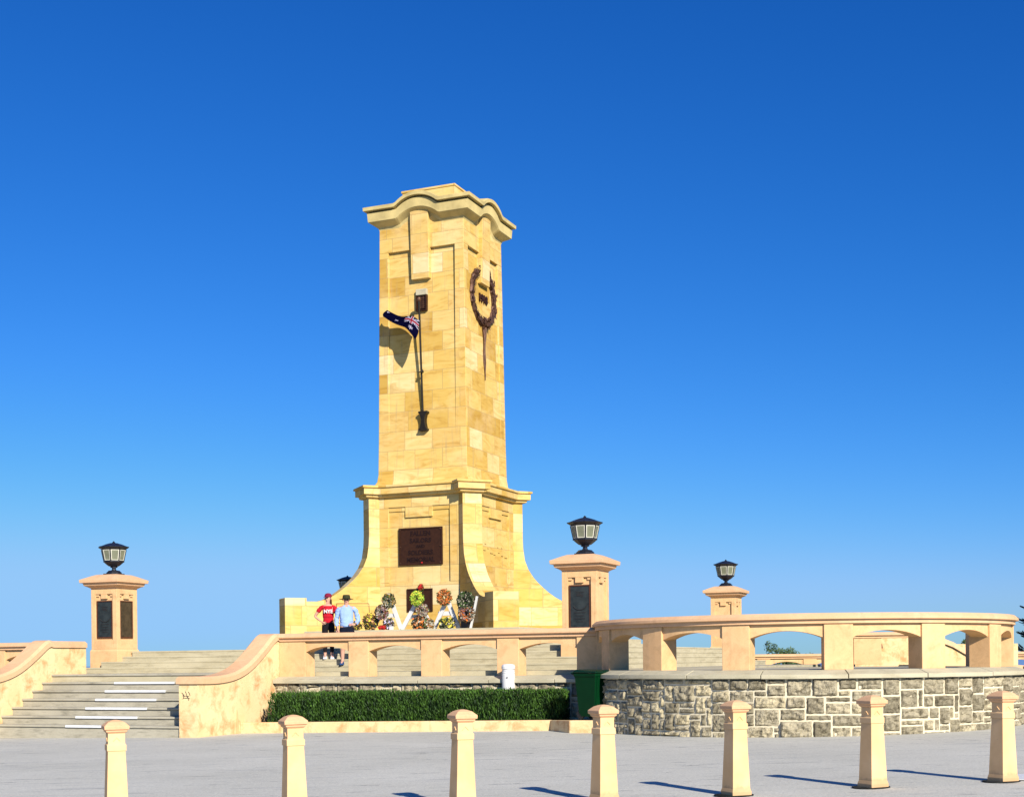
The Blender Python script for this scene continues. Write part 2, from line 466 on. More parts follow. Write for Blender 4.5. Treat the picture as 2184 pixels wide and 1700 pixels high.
# plaques on the tower (in tower frame); things fixed to it are its parts
def plaque(p0, p1, z0, z1, y, mat, name='plaque', fr=.045):
    b = MB(); b.box(p0, p1, y, y+.03, z0, z1, 0)
    for x0, x1, a0, a1 in ((p0, p0+fr, z0, z1), (p1-fr, p1, z0, z1), (p0+fr, p1-fr, z0, z0+fr), (p0+fr, p1-fr, z1-fr, z1)):
        b.box(x0, x1, y-.02, y-.001, a0, a1, 0)
    return b.build(name, mat, TW, origin=O, bevel=.004)
pl = plaque(-.68, .77, 4.50, 5.61, -1.735, BRONZE); pl['label'] = 'large bronze name plaque'
for i, s_ in enumerate(['FALLEN', 'SAILORS', 'AND', 'SOLDIERS', 'MEMORIAL']):
    text_obj('lettering', s_, [.2, .19, .13, .19, .19][i], BRONZE_D, pl, (.045, -1.74, [5.43, 5.22, 5.05, 4.86, 4.65][i]-2.42), 0, .008, .004, 1.0)
for x in (-.62, .71):
    for z in (4.56, 5.05, 5.55):
        b = MB(); b.box(x-.014, x+.014, -1.77, -1.74, z-.014, z+.014); b.build('bolt', BRONZE_L, pl, origin=O)
pl2 = plaque(-.41, .44, 3.10, 3.79, -1.765, BRONZE); pl2['label'] = 'small bronze plaque behind the wreaths'
for i, s_ in enumerate(['THEIR NAME', 'LIVETH', 'FOR EVERMORE']): pass
# carved letters on the right face: weathered raised script
for i, (q, z, l) in enumerate([(-.85, 4.93, .16), (-.55, 5.0, .07), (-.35, 4.87, .2), (-.1, 4.84, .14), (.25, 4.92, .1), (.48, 4.84, .14), (.75, 4.80, .2), (-.75, 5.12, .1), (.2, 5.08, .05), (.5, 5.08, .06)]):
    cb = MB(); cb.box(1.70, 1.716, q, q+l, z, z+.03); cb.build('carved_letter_mark', STONE, TW, origin=O, bevel=.005)
# grille niche
b = MB()
y = -1.34
b.box(-.17, .19, -1.46, -1.30, 12.60, 12.78, 0)                       # sloping pale lintel block
g = b.build('grille_lintel', COPE, TW, origin=O, bevel=.01)
b = MB(); b.box(-.17, .19, -1.37, -1.33, 12.12, 12.60, 0)
for sx in (-.17, .155): b.box(sx, sx+.035, -1.46, -1.371, 12.12, 12.60, 0)
b.box(-.135, .155, -1.46, -1.371, 12.12, 12.15, 0)
g = b.build('wall_grille', BRONZE, TW, origin=O)
b = MB()
for i in range(5): b.box(-.10+i*.055, -.085+i*.055, -1.42, -1.385, 12.2, 12.56)
for i in range(6): b.box(-.12, .14, -1.415, -1.39, 12.2+i*.062, 12.212+i*.062)
b.build('grille_bars', BRONZE_L, g, origin=O)

# bronze laurel wreath with ribbon tails on the right face
W = MB(); rad = .80; zc = 12.72; tb = .115
rings = []; N = 68
for i in range(N+1):
    a_ = R(112 + 316*i/N)
    ph = (i % 4)/3.0
    r_ = tb*(.78+.30*ph)*(1.0 if 2 < i < N-2 else .55)
    if 28 <= i <= 40: r_ *= 1.2
    c0 = Vector((0, rad*math.cos(a_), zc+rad*math.sin(a_))); d_ = Vector((0, math.cos(a_), math.sin(a_)))
    rings.append([c0+d_*r_*math.cos(2*math.pi*k/8)+Vector((1, 0, 0))*r_*.8*math.sin(2*math.pi*k/8) for k in range(8)])
W.loft(rings)
for i in range(300):
    a_ = R(112+316*rnd.random()); rr = rad+rnd.uniform(-.13, .13)
    c0 = Vector((rnd.uniform(.02, .11), rr*math.cos(a_), zc+rr*math.sin(a_)))
    tn = Vector((rnd.uniform(-.3, .3), -math.sin(a_), math.cos(a_))).normalized()
    W.leaf(c0, tn*.075, Vector((.35, math.cos(a_), math.sin(a_))).normalized()*.035)
for i in range(70):
    c0 = Vector((rnd.uniform(.03, .14), rnd.uniform(-.25, .25), zc-rad+rnd.uniform(-.14, .16)))
    W.leaf(c0, Vector((rnd.uniform(-1, 1), rnd.uniform(-1, 1), rnd.uniform(-1, 1))).normalized()*.08, Vector((.5, rnd.uniform(-1, 1), .4)).normalized()*.04)
wo = W.build('bronze_wreath', BRONZE_L, None); wo.location = F(1.38, 0, 0); wo.rotation_euler.z = PHI
tag(wo, 'large open bronze laurel wreath with hanging ribbon on the right face of the tower', 'wreath')
b = MB()
for dx in (-.055, .03):
    pts = [(.05+.015*math.sin(i*.9+dx*30), dx*(1-i/14*.8)+.02*math.sin(i*.7+dx*9), zc-rad-.1-i*.136) for i in range(13)]
    b.tube(pts, [.045*(1-.05*i) for i in range(13)], 6)
b.build('ribbon', BRONZE_L, wo)
text_obj('year_numerals', '1918', .34, BRONZE, wo, (-.005, .02, 12.66), R(90), .03, .008, .95)

# flag pole, bracket and flag on the left face
fp = frame_root('flagpole', 0, -1.40, 8.5); tag(fp, 'slender bronze flagpole in a bracket on the left face of the tower', 'flagpole')
FO = (0, -1.40, 8.5)
def pol(z): t_ = (z-8.6)/(12.35-8.6); return Vector((.04+.05*t_, -1.46-.30*t_, z))
b = MB(); b.tube([pol(8.6+i*.375) for i in range(11)], .033, 8)
b.build('pole', DARKB, fp, origin=FO)
b = MB(); b.lathe([(.001, 12.30), (.05, 12.33), (.065, 12.38), (.05, 12.43), (.001, 12.46)], 10, pol(12.35).x, pol(12.35).y)
b.build('finial', BRONZE_L, fp, origin=FO)
b = MB()
sh = [(.15, 9.09), (.155, 9.03), (.10, 9.0), (.065, 8.85), (.065, 8.76), (.10, 8.6), (.15, 8.55), (.13, 8.5)]
b.loft([[(.10-w_, -1.62, z), (.10+w_, -1.62, z), (.10+w_*.9, -1.37, z), (.10-w_*.9, -1.37, z)] for w_, z in sh[::-1]])
b.build('bracket', DARKB, fp, origin=FO, bevel=.012)
c0 = pol(10.25); b = MB(); b.tube([c0+Vector((-.09, 0, .0)), c0+Vector((.09, -.06, .03))], .014, 6); b.tube([c0+Vector((.05, -.03, 0)), c0+Vector((.07, -.12, .02)), c0+Vector((.075, -.125, .021))], [.045, .045, .01], 8)
b.build('cleat', DARKB, fp, origin=FO)

# flag: a cloth blown to the left along the wall
def flag_mat():
    s = NT('flag_cloth', .8, .15); uv = s.coord('UV')
    col = (.006, .008, .05)
    s.base(col); return s.m
NAVY = plain('flag_navy', (.002, .002, .013), .9, .0, 0, .2, 4)
RED = plain('flag_red', (.22, .012, .02), .8, .1); FW = plain('flag_white', (.36, .33, .40), .8, .1)
nu, nv = 44, 26
def flag_pt(u, v):
    # u 0 hoist .. 1 fly; v 0 lower edge .. 1 upper edge
    z_top = 11.72 + .42*u**.8 + .05*math.sin(u*7); z_low = z_top - .34*(1-.3*u) - .30*(1-u)**2
    d_top = .30 + .05*math.sin(u*8+1); d_low = .80*(1-.25*u) - .02 + .05*math.sin(u*9)
    d_top += .05*(1-u)
    hz = 11.95*(1-u)*0
    p = .17 - 1.18*u + .04*math.sin(v*5+u*3)
    z = z_low + (z_top-z_low)*v; d = d_low + (d_top-d_low)*v + .06*math.sin(u*11+v*4)*u
    return Vector((p, -1.42-d, z))
b = MB()
k = b.pts([flag_pt(i/nu, j/nv) for j in range(nv+1) for i in range(nu+1)])
def fcol(u, v):
    if u < .40 and v > .5:
        x, y_ = u/.40, (v-.5)/.5
        if abs(x-.5) < .07 or abs(y_-.5) < .10: return 1
        if abs(x-.5) < .12 or abs(y_-.5) < .18: return 2
        d1 = abs(x-y_); d2 = abs(x-(1-y_))
        if min(d1, d2) < .07: return 2
        return 0
    for cx, cy, r_ in ((.20, .24, .085), (.62, .5, .06), (.93, .84, .05)):
        a_ = math.atan2((v-cy)*.6, u-cx); rr = math.hypot(u-cx, (v-cy)*.6)
        if rr < r_*(.62+.38*math.cos(7*a_)): return 2
    return 0
for j in range(nv):
    for i in range(nu):
        b.face((k+j*(nu+1)+i, k+j*(nu+1)+i+1, k+(j+1)*(nu+1)+i+1, k+(j+1)*(nu+1)+i), fcol((i+.5)/nu, (j+.5)/nv))
fl = b.build('flag', [NAVY, RED, FW], smooth=True, origin=(0, -1.42, 11.2), loc=F(0, -1.42, 11.2), rot=PHI)
tag(fl, 'navy flag with white stars flying beside the tower from the bronze flagpole', 'flag')

# ------------------------------------------------------------------ lamp pillars and lamps
def make_pillar():
    t = empty('lamp_pillar', (0, 0, 0))
    tag(t, 'x', 'pillar', 'square lamp pillars at the corners of the memorial terrace')
    b = MB(); b.sq([(.50, 0), (.50, .14), (.46, .15), (.46, .62), (.445, .66), (.43, .68), (.37, .681), (.37, 2.4)])
    for k in range(4):
        c, s_ = math.cos(k*math.pi/2), math.sin(k*math.pi/2)
        def rb(x0, x1, z0, z1, y0=-.43, y1=-.36):
            b.prism([(x*c-y*s_, x*s_+y*c) for x, y in [(x0, y0), (x1, y0), (x1, y1), (x0, y1)]], z0, z1)
        for sx in (-1, 1):
            x0, x1 = (-.429, -.285) if sx < 0 else (.285, .429)
            y1 = -.36
            rb(*( (-.36, -.285) if sx < 0 else (.285, .36)), .682, 2.30)
        rb(-.36, .36, 2.17, 2.30) if False else None
        rb(-.285, .285, 2.165, 2.30)
        rb(-.10, .10, 2.04, 2.165)
        rb(-.285, .285, .682, .93)
        for sx in (-1, 1):
            xa, xb = sorted((sx*.285, sx*.19)); rb(xa, xb, 2.10, 2.165, -.405)
    for sx in (-1, 1):
        for sy in (-1, 1):
            xa, xb = sorted((sx*.361, sx*.43)); ya, yb = sorted((sy*.361, sy*.43)); b.box(xa, xb, ya, yb, .682, 2.30)
    b.build('shaft', CREAM, t, bevel=.006)
    b = MB(); b.sq([(.43, 2.302), (.435, 2.33), (.50, 2.37), (.565, 2.40), (.585, 2.47), (.645, 2.475), (.655, 2.56), (.60, 2.585), (.45, 2.655), (.34, 2.70), (.33, 2.705)])
    b.build('cap', CREAM_RAIL, t, bevel=.008)
    return t
def add_plaque(t, side, mat, emblem=False):
    o = frame = MB(); b = MB(); b.box(-.262, .262, -.395, -.372, .98, 1.99, 0)
    for x0, x1, z0, z1 in ((-.262, -.232, .98, 1.99), (.232, .262, .98, 1.99), (-.232, .232, .98, 1.01), (-.232, .232, 1.96, 1.99)):
        b.box(x0, x1, -.412, -.396, z0, z1, 1)
    if emblem:
        pts = [(.17*math.cos(R(200+14*i)), -.40, 1.55+.14*math.sin(R(200+14*i))) for i in range(11)]
        b.tube(pts, .014, 6, 2)
        for (x, z, w_, h_) in ((0, 1.82, .10, .012), (-.03, 1.76, .05, .035), (.04, 1.74, .04, .03), (0, 1.35, .14, .012), (0, 1.28, .11, .012), (0, 1.21, .13, .012), (0, 1.14, .09, .012)):
            b.box(x-w_, x+w_, -.402, -.396, z-h_, z+h_, 2)
    p = b.build('name_plaque', [mat, FRAME_BR, RUBBER], t, bevel=.003); p.rotation_euler.z = side*math.pi/2
    return p
P0 = make_pillar()
sites = [((-6.18, -7.98), 'left', 'lamp pillar beyond the stairs at the left with two dark plaques'),
         ((7.49, -7.94), 'right', 'largest lamp pillar just right of the tower with one tall dark plaque'),
         ((6.93, 7.69), 'third', 'distant lamp pillar rising behind the curved balustrade'),
         ((-8.15, 8.19), 'fourth', 'lamp pillar hidden behind the left buttress of the tower')]
pillars = []
for i, ((p, q), nm, lab) in enumerate(sites):
    o = P0 if i == 0 else copy_tree(P0)
    o.location = F(p, q, LZ-.02 if i != 1 else LZ-.02); o.rotation_euler.z = PHI; o['label'] = lab; pillars.append(o)
add_plaque(pillars[0], 0, PLAQUE, True); add_plaque(pillars[0], 1, PLAQUE_BR)
add_plaque(pillars[1], 0, PLAQUE, True)

def make_lamp():
    t = empty('lantern', (0, 0, 0)); tag(t, 'x', 'lamp', 'octagonal black lanterns on the pillars')
    o8 = R(22.5)
    b = MB(); b.sq([(.20, 0), (.20, .035)]); b.lathe([(.215, .035), (.215, .06), (.17, .10), (.16, .115), (.07, .13), (.055, .16), (.055, .19), (.10, .205), (.10, .225)], 8, rot=o8)
    b.build('pedestal', BLACK_IRON, t)
    b = MB(); b.lathe([(.08, .225), (.15, .245), (.22, .30), (.27, .345), (.29, .35), (.29, .375), (.275, .38)], 8, rot=o8)
    b.build('bowl', BLACK_IRON, t)
    rB, rT, zB, zT = .272, .338, .38, .685
    b = MB()
    for i in range(8):
        a_ = o8+i*math.pi/4
        b.tube([(rB*math.cos(a_), rB*math.sin(a_), zB), (rT*math.cos(a_), rT*math.sin(a_), zT)], .016, 6)
    b.lathe([(rB-.03, zB), (rT-.035, zT)], 8, rot=o8)
    b.build('lantern_frame', BLACK_IRON, t)
    for i in range(8):
        a_ = i*math.pi/4
        def pt(f, g, out=0):
            r_ = (rB+(rT-rB)*g)*math.cos(math.pi/8)+out; hw = (rB+(rT-rB)*g)*math.sin(math.pi/8)*.86*f
            return (r_*math.cos(a_)-hw*math.sin(a_), r_*math.sin(a_)+hw*math.cos(a_), zB+(zT-zB)*g)
        b = MB()
        k = b.pts([pt(-.8, .09, .0), pt(.8, .09, .0), pt(.8, .91, .0), pt(-.8, .91, .0), pt(-.8, .09, -.02), pt(.8, .09, -.02), pt(.8, .91, -.02), pt(-.8, .91, -.02)])
        b.face((k, k+1, k+2, k+3)); b.face((k+7, k+6, k+5, k+4))
        for q in range(4): b.face((k+q, k+4+q, k+4+(q+1) % 4, k+(q+1) % 4))
        p = b.build('glass_pane', PANE, t)
        b = MB()
        for (f0, f1, g0, g1) in ((-1, -.8, .03, .97), (.8, 1, .03, .97), (-.8, .8, .03, .09), (-.8, .8, .91, .97)):
            k = b.pts([pt(f0, g0, .006), pt(f1, g0, .006), pt(f1, g1, .006), pt(f0, g1, .006), pt(f0, g0, -.01), pt(f1, g0, -.01), pt(f1, g1, -.01), pt(f0, g1, -.01)])
            b.face((k, k+1, k+2, k+3)); b.face((k+7, k+6, k+5, k+4))
            for q in range(4): b.face((k+q, k+4+q, k+4+(q+1) % 4, k+(q+1) % 4))
        b.build('pane_frame', PANE_FR, p)
    b = MB(); b.lathe([(.33, .685), (.345, .70), (.42, .745), (.425, .765), (.36, .78), (.22, .835), (.10, .87), (.05, .875), (.03, .90), (.02, .915), (.001, .93)], 8, rot=o8)
    b.build('roof', BLACK_IRON, t)
    return t
L0 = make_lamp()
ll = ['black octagonal lantern on the far left lamp pillar', 'largest black lantern, on the pillar just right of the tower',
      'small black lantern on the distant pillar above the curved balustrade', 'black lantern half hidden behind the left buttress of the tower']
for i, P in enumerate(pillars):
    o = L0 if i == 0 else copy_tree(L0)
    o.location = P.location + Vector((0, 0, 2.705)); o.rotation_euler.z = PHI; o['label'] = ll[i]

# ------------------------------------------------------------------ balustrades
RZ = .87
ARC_S, ARC_A = .605, .74
TH = .45
RAILP = [(0, RZ), (-.035, RZ+.002), (-.035, RZ+.075), (-.10, RZ+.085), (-.10, RZ+.135), (-.02, RZ+.20), (TH+.02, RZ+.20), (TH+.10, RZ+.135), (TH+.10, RZ+.085), (TH+.035, RZ+.075), (TH+.035, RZ+.002), (TH, RZ)]
def balustrade(name, label, mp, z0, elems, s0, s1, seg, root, origin, group=None, rail_ext=(0, 0)):
    """elems: list of ('p', a, b) piers and ('a', a, b) arches; mp(s, d, z) -> frame point"""
    tag(root, label, 'balustrade', group)
    def M(s_, d, z): return mp(s_, d, z0+z)
    n = max(1, int((s1-s0)/seg))
    b = MB(); rings = []
    a0, a1 = s0-rail_ext[0], s1+rail_ext[1]
    for i in range(n+1):
        s_ = a0+(a1-a0)*i/n
        rings.append([M(s_, d, z) for d, z in RAILP])
    b.loft(rings[::-1]); b.build('handrail', CREAM_RAIL, root, origin=origin, bevel=.012 if seg > 1 else 0)
    for kind, a_, c_ in elems:
        m = max(1, int((c_-a_)/seg)) if kind == 'p' else 18
        b = MB()
        if kind == 'p':
            rings = [[M(a_+(c_-a_)*i/m, 0, -.01), M(a_+(c_-a_)*i/m, TH, -.01), M(a_+(c_-a_)*i/m, TH, RZ), M(a_+(c_-a_)*i/m, 0, RZ)] for i in range(m+1)]
            b.loft(rings); b.build('pier', CREAM, root, origin=origin, bevel=.01)
        else:
            rings = []
            hw = (c_-a_)/2; sg = ARC_A-ARC_S; Rr = (hw*hw+sg*sg)/(2*sg)
            for i in range(m+1):
                s_ = a_+(c_-a_)*i/m; x = s_-(a_+c_)/2
                z = ARC_A-Rr+math.sqrt(max(0, Rr*Rr-x*x))
                rings.append([M(s_, .045, z), M(s_, TH-.045, z), M(s_, TH-.045, RZ-.002), M(s_, .045, RZ-.002)])
            b.loft(rings); b.build('arch_panel', CREAM, root, origin=origin)

def coping(b, mp, z0, s0, s1, slab, seg, d0=-.32, d1=.5):
    s_ = s0
    while s_ < s1-.01:
        e = min(s1, s_+slab*rnd.uniform(.85, 1.15))
        if s1-e < .3: e = s1
        m = max(1, int((e-s_)/seg)); rings = []
        j = rnd.uniform(-.006, .006)
        for i in range(m+1):
            t_ = s_+.008+(e-s_-.016)*i/m
            rings.append([mp(t_, d, z0+z+j) for d, z in ((d0, -.165), (d1, -.165), (d1, 0), (-.04, -.002), (d0+.03, -.078), (d0, -.085))])
        b.loft(rings); s_ = e

def rubble_wall(root, mp, origin, s0, s1, zlo, ztop, d=-.20, seed=3, cell=.026):
    """rock-faced squared rubble with pale pointing; zlo(s) is the ground level"""
    rr = random.Random(seed)
    cw, ch = .115, .121
    nc = int((s1-s0)/cw); zmin = min(zlo(s0), zlo(s1), zlo((s0+s1)/2))-.12
    nr = int((ztop-zmin)/ch)+1
    cw = (s1-s0)/nc; ch = (ztop-zmin)/nr
    occ = [[0]*nc for _ in range(nr)]
    b = MB()
    for r_ in range(nr-1, -1, -1):
        c = 0
        while c < nc:
            if occ[r_][c]: c += 1; continue
            h = rr.choice((1, 2, 2, 2, 3, 3)); w = rr.choice((2, 3, 3, 4, 4, 5)) if h > 1 else rr.choice((2, 3, 4, 5))
            h = min(h, r_+1); w = min(w, nc-c)
            ww = 0
            while ww < w and not occ[r_][c+ww]: ww += 1
            w = ww
            for i in range(h):
                for j in range(w):
                    occ[r_-i][c+j] = 1
            x0, x1 = s0+c*cw, s0+(c+w)*cw; z1 = zmin+(r_+1)*ch; z0_ = zmin+(r_+1-h)*ch
            g = rr.uniform(.012, .022); x0 += g; x1 -= g; z0_ += g; z1 -= g
            bulge = rr.uniform(.025, .06); tone = rr.random(); off = rr.uniform(0, 50); tilt = rr.uniform(-.02, .02)
            mx = max(3, int((x1-x0)/cell)); mz = max(3, int((z1-z0_)/cell)); pts = []
            for j in range(mz+1):
                for i in range(mx+1):
                    fx, fz = i/mx, j/mz
                    ed = min(1, min(fx, 1-fx)*(x1-x0)/.035)*min(1, min(fz, 1-fz)*(z1-z0_)/.035)
                    ed = ed**.6
                    x = x0+(x1-x0)*fx; z = z0_+(z1-z0_)*fz
                    nn = noise.fractal(Vector((x*9+off, z*12, off)), .85, 2.1, 4)
                    dd = d-.006-ed*(bulge+.042*nn+tilt*(fx-.5)*2)
                    jx = (1-ed)*.010*noise.noise(Vector((x*20, z*20, off)))
                    pts.append(mp(x+jx, dd, z+jx))
            k = b.pts(pts)
            for j in range(mz):
                for i in range(mx): b.face((k+j*(mx+1)+i, k+j*(mx+1)+i+1, k+(j+1)*(mx+1)+i+1, k+(j+1)*(mx+1)+i), 0, tone)
            c += w
    b.build('rock_faced_blocks', RUBBLE, root, origin=origin, tone=True)
    b = MB(); n = max(2, int((s1-s0)/.12)); rings = []
    for i in range(n+1):
        s_ = s0+(s1-s0)*i/n
        rings.append([mp(s_, d, zmin-.3), mp(s_, .3, zmin-.3), mp(s_, .3, ztop), mp(s_, d, ztop)])
    b.loft(rings); b.build('mortar_bed', MORTAR, root, origin=origin)

# straight balustrade beside the stairs
QB = -9.1; ZS = 1.275
ms = lambda s_, d, z: (s_, QB+d, z)
t = frame_root('straight_balustrade', 4, QB, ZS)
el = [('p', -.2, .55), ('a', .55, 1.77), ('p', 1.77, 2.32), ('a', 2.32, 3.74), ('p', 3.74, 4.29), ('a', 4.29, 5.71), ('p', 5.71, 6.26), ('a', 6.26, 7.68), ('p', 7.68, 8.3)]
balustrade('straight', 'straight cream arched balustrade between the stair wall and the curved one', ms, ZS, el, -.2, 8.25, 99, t, (4, QB, ZS))
t = frame_root('straight_retaining_wall', 4, QB, .2); tag(t, 'low straight rock-faced stone wall behind the hedge', 'stone wall')
b = MB(); coping(b, ms, ZS, -.2, 8.3, 1.9, 9); b.build('coping', COPE, t, origin=(4, QB, .2), bevel=.006)
rubble_wall(t, ms, (4, QB, .2), -.2, 8.3, lambda s_: .1, ZS-.165, seed=7, cell=.04)
# balustrade to the left of the stairs
ZL = 1.18
t = frame_root('left_balustrade', -9, QB, ZL)
el = [('p', -7.55, -6.75), ('a', -9.0, -7.55), ('p', -9.6, -9.0), ('a', -11.0, -9.6), ('p', -11.6, -11.0)]
balustrade('left', 'piece of cream balustrade at the left edge behind the curved stair wall', ms, ZL, el, -11.6, -6.75, 99, t, (-9, QB, ZL))
t = frame_root('left_retaining_wall', -9, QB, 0); tag(t, 'rock-faced stone wall under the balustrade at the left edge', 'stone wall')
b = MB(); coping(b, ms, ZL, -11.6, -6.8, 1.9, 9); b.build('coping', COPE, t, origin=(-9, QB, 0), bevel=.006)
rubble_wall(t, ms, (-9, QB, 0), -11.6, -6.8, lambda s_: 0, ZL-.165, seed=9, cell=.06)

# curved bastion
AZ = R(11.86); CD = 31.0; RB = 4.48; ZC = 1.385
BC = Vector((CD*math.sin(AZ), CD*math.cos(AZ), 0))
cdir = Vector((-math.sin(AZ), -math.cos(AZ), 0)); rdir = Vector((math.cos(AZ), -math.sin(AZ), 0))
def mc(s_, d, z):
    th = s_/RB; r_ = RB-d; v = BC+cdir*(r_*math.cos(th))+rdir*(r_*math.sin(th))
    return (v.x, v.y, z)
def deg(a_): return R(a_)*RB
PW = 3.52     # half angle of a pier
t = empty('curved_balustrade', (BC.x, BC.y, ZC))
angs = [-65.5, -40.5, -15.5, 9.5, 34.5, 59.5, 84.5, 109.5]
el = []
for i, a_ in enumerate(angs):
    el.append(('p', deg(a_-PW), deg(a_+PW)))
    if i < len(angs)-1: el.append(('a', deg(a_+PW), deg(angs[i+1]-PW)))
el.insert(0, ('p', deg(-85), deg(-80))); el.insert(1, ('a', deg(-80), deg(-65.5-PW)))
balustrade('curved', 'large curved cream balustrade with arched openings on top of the stone bastion', mc, ZC, el, deg(-85), deg(113.2), .16, t, (BC.x, BC.y, ZC))
t = empty('curved_retaining_wall', (BC.x, BC.y, 0)); tag(t, 'curved rock-faced stone bastion wall with pale mortar joints', 'stone wall')
b = MB(); coping(b, mc, ZC, deg(-84), deg(113), 1.55, .16); b.build('coping', COPE, t, origin=(BC.x, BC.y, 0), bevel=.006)
def zlo(s_):
    p = mc(s_, -.2, 0); return gz(p[0], p[1])
rubble_wall(t, mc, (BC.x, BC.y, 0), deg(-84), deg(100), zlo, ZC-.165, seed=5)
b = MB(); b.prism([(mc(deg(a_), .42, 0)[0], mc(deg(a_), .42, 0)[1]) for a_ in range(-180, 180, 5)], -.5, ZC-.003)
tag(b.build('bastion_floor', CONC), kind='structure')
# stone wall running on to the right of the bastion
e0 = mc(deg(84), -.2, 0)
mr = lambda s_, d, z: (e0[0]+s_*.995-.1*0+d*.1, e0[1]-s_*.10+d, z)
t = empty('right_retaining_wall', (e0[0], e0[1], 0)); tag(t, 'rock-faced stone wall running off at the right edge beyond the bastion', 'stone wall')
b = MB(); coping(b, mr, ZC, .1, 7, 1.6, 9, -.1, .5); b.build('coping', COPE, t, origin=(e0[0], e0[1], 0), bevel=.006)
rubble_wall(t, mr, (e0[0], e0[1], 0), .05, 7, lambda s_: .1, ZC-.165, d=0, seed=15, cell=.05)
b = MB(); k0 = MB(); b.prism([(10.5, 28.9), (20, 28.2), (22, 60), (8, 60)], -.8, ZC-.012)
o = b.build('upper_lawn', plain('short_grass', (.10, .13, .04), .95, .1, 0, .3, 3)); o['kind'] = 'structure'
o.data.transform(Matrix.Translation((0, 0, 0))); o.location.z = -.45

# ------------------------------------------------------------------ main stairs and flank walls
t = frame_root('stone_stairs', -3.5, -12.45, 0); tag(t, 'worn grey stairs with white painted nosing strips at the left', 'stairs')
SO = (-3.5, -12.45, 0)
b = MB(); rz, tr = .198, .355
for i in range(1, 8):
    q0 = -12.45+(i-1)*tr; z1 = i*rz-(0.002 if i == 7 else 0)
    b.box(-6.3, -.7, q0+.025, q0+tr+.3 if i < 7 else -9.6, (i-1)*rz-.3, z1-.05)
    b.box(-6.3, -.7, q0-.012, q0+tr+.02 if i < 7 else -9.6, z1-.05, z1)
b.build('treads', CONC_STAIR, t, origin=SO, bevel=.012)
for i in range(1, 7):
    q0 = -12.45+(i-1)*tr
    b = MB(); b.box(-4.0, -2.18, q0-.018, q0+.045, i*rz-.048, i*rz+.004)
    b.build('nosing_strip', NOSING, t, origin=SO)

def flank(name, label, p0, p1, dq, qend, ztop, group):
    t = frame_root(name, p0, -11+dq, 0); tag(t, label, 'stair wall', group); Og = (p0, -11+dq, 0)
    low = [(-12.55, 1.165), (-12.1, 1.155), (-11.67, 1.16), (-11.2, 1.20), (-10.8, 1.285), (-10.45, 1.41), (-10.15, 1.57), (-9.85, 1.76), (-9.6, 1.93), (-9.35, 2.12)]
    pr = [(q+dq, z) for q, z in low]+[(-9.22+dq, ztop-.17)]
    pts = [pr[0]]
    for (q0, z0), (q1, z1) in zip(pr, pr[1:]):
        for k in (1, 2, 3): pts.append((q0+(q1-q0)*k/3, z0+(z1-z0)*k/3))
    # smooth
    for _ in range(3): pts = [pts[0]]+[((a_[0]+2*b_[0]+c_[0])/4, (a_[1]+2*b_[1]+c_[1])/4) for a_, b_, c_ in zip(pts, pts[1:], pts[2:])]+[pts[-1]]
    if qend > pts[-1][0]+.1: pts.append((qend, ztop-.17))
    b = MB(); q0 = pts[0][0]+.05
    poly = [(q0, -.5)]+[(max(q0, q), z) for q, z in pts]+[(pts[-1][0], -.5)]
    n = len(poly); k = b.pts([(p0, q, z) for q, z in poly]+[(p1, q, z) for q, z in poly])
    for i in range(n):
        j = (i+1) % n; b.face((k+i, k+n+i, k+n+j, k+j))
    b.face([k+i for i in range(n)]); b.face([k+n+i for i in range(n)][::-1])
    bm = bmesh.new(); o = b.build('wall', CREAM_OLD, t, origin=Og)
    bm.from_mesh(o.data); bmesh.ops.recalc_face_normals(bm, faces=bm.faces); bm.to_mesh(o.data); bm.free()
    b = MB(); rings = []
    for i, (q, z) in enumerate(pts):
        a_ = Vector(pts[max(0, i-1)]); c_ = Vector(pts[min(len(pts)-1, i+1)]); tg = (c_-a_).normalized(); nq, nz_ = -tg.y, tg.x
        if i == 0 or i == len(pts)-1: nq, nz_ = 0, 1
        def P(x, h): return (x, q+nq*h, z+nz_*h)
        rings.append([P(p1+.045, 0), P(p1+.045, .115), P(p1-.03, .17), P(p0+.03, .17), P(p0-.045, .115), P(p0-.045, 0)])
    b.loft(rings); o = b.build('cap', CREAM_RAIL, t, origin=Og, smooth=False)
    return t
grp = 'curved stair walls'
flank('stair_wall', 'curved stair wall right of the steps with reddish stains and scratches, beside the hedge', -.7, -.2, 0, -9.0, 2.345, grp)
flank('stair_wall', 'curved stair wall left of the steps at the left edge of the picture', -6.8, -6.3, -1.05, -9.0, 2.25, grp)

# scratched marks on the face of the right stair wall
sw = [o for o in D.objects if o.name == 'stair_wall'][0]
b = MB()
for (x0, z0, x1, z1) in ((-.62, .97, -.55, .88), (-.52, 1.0, -.47, .86), (-.60, .90, -.42, .885), (-.44, .99, -.39, .90), (-.58, .85, -.40, .835), (-.56, .93, -.59, .82), (-.46, .88, -.43, .79)):
    b.tube([(x0, -12.505, z0), ((x0+x1)/2+.01, -12.505, (z0+z1)/2), (x1, -12.505, z1)], .006, 5)
b.build('scratched_marks', TARM, sw, origin=(-.7, -11, 0))
# thin conduit at the foot of the stair wall
b = MB(); b.hexa([(-.19, -11.0, -.2), (-.15, -11.0, -.2), (-.15, -10.9, -.2), (-.19, -10.9, -.2)], [(-.20, -10.97, .52), (-.185, -10.97, .52), (-.185, -10.94, .52), (-.20, -10.94, .52)])
b.build('cement_fillet', CREAM, sw, origin=(-.7, -11, 0))

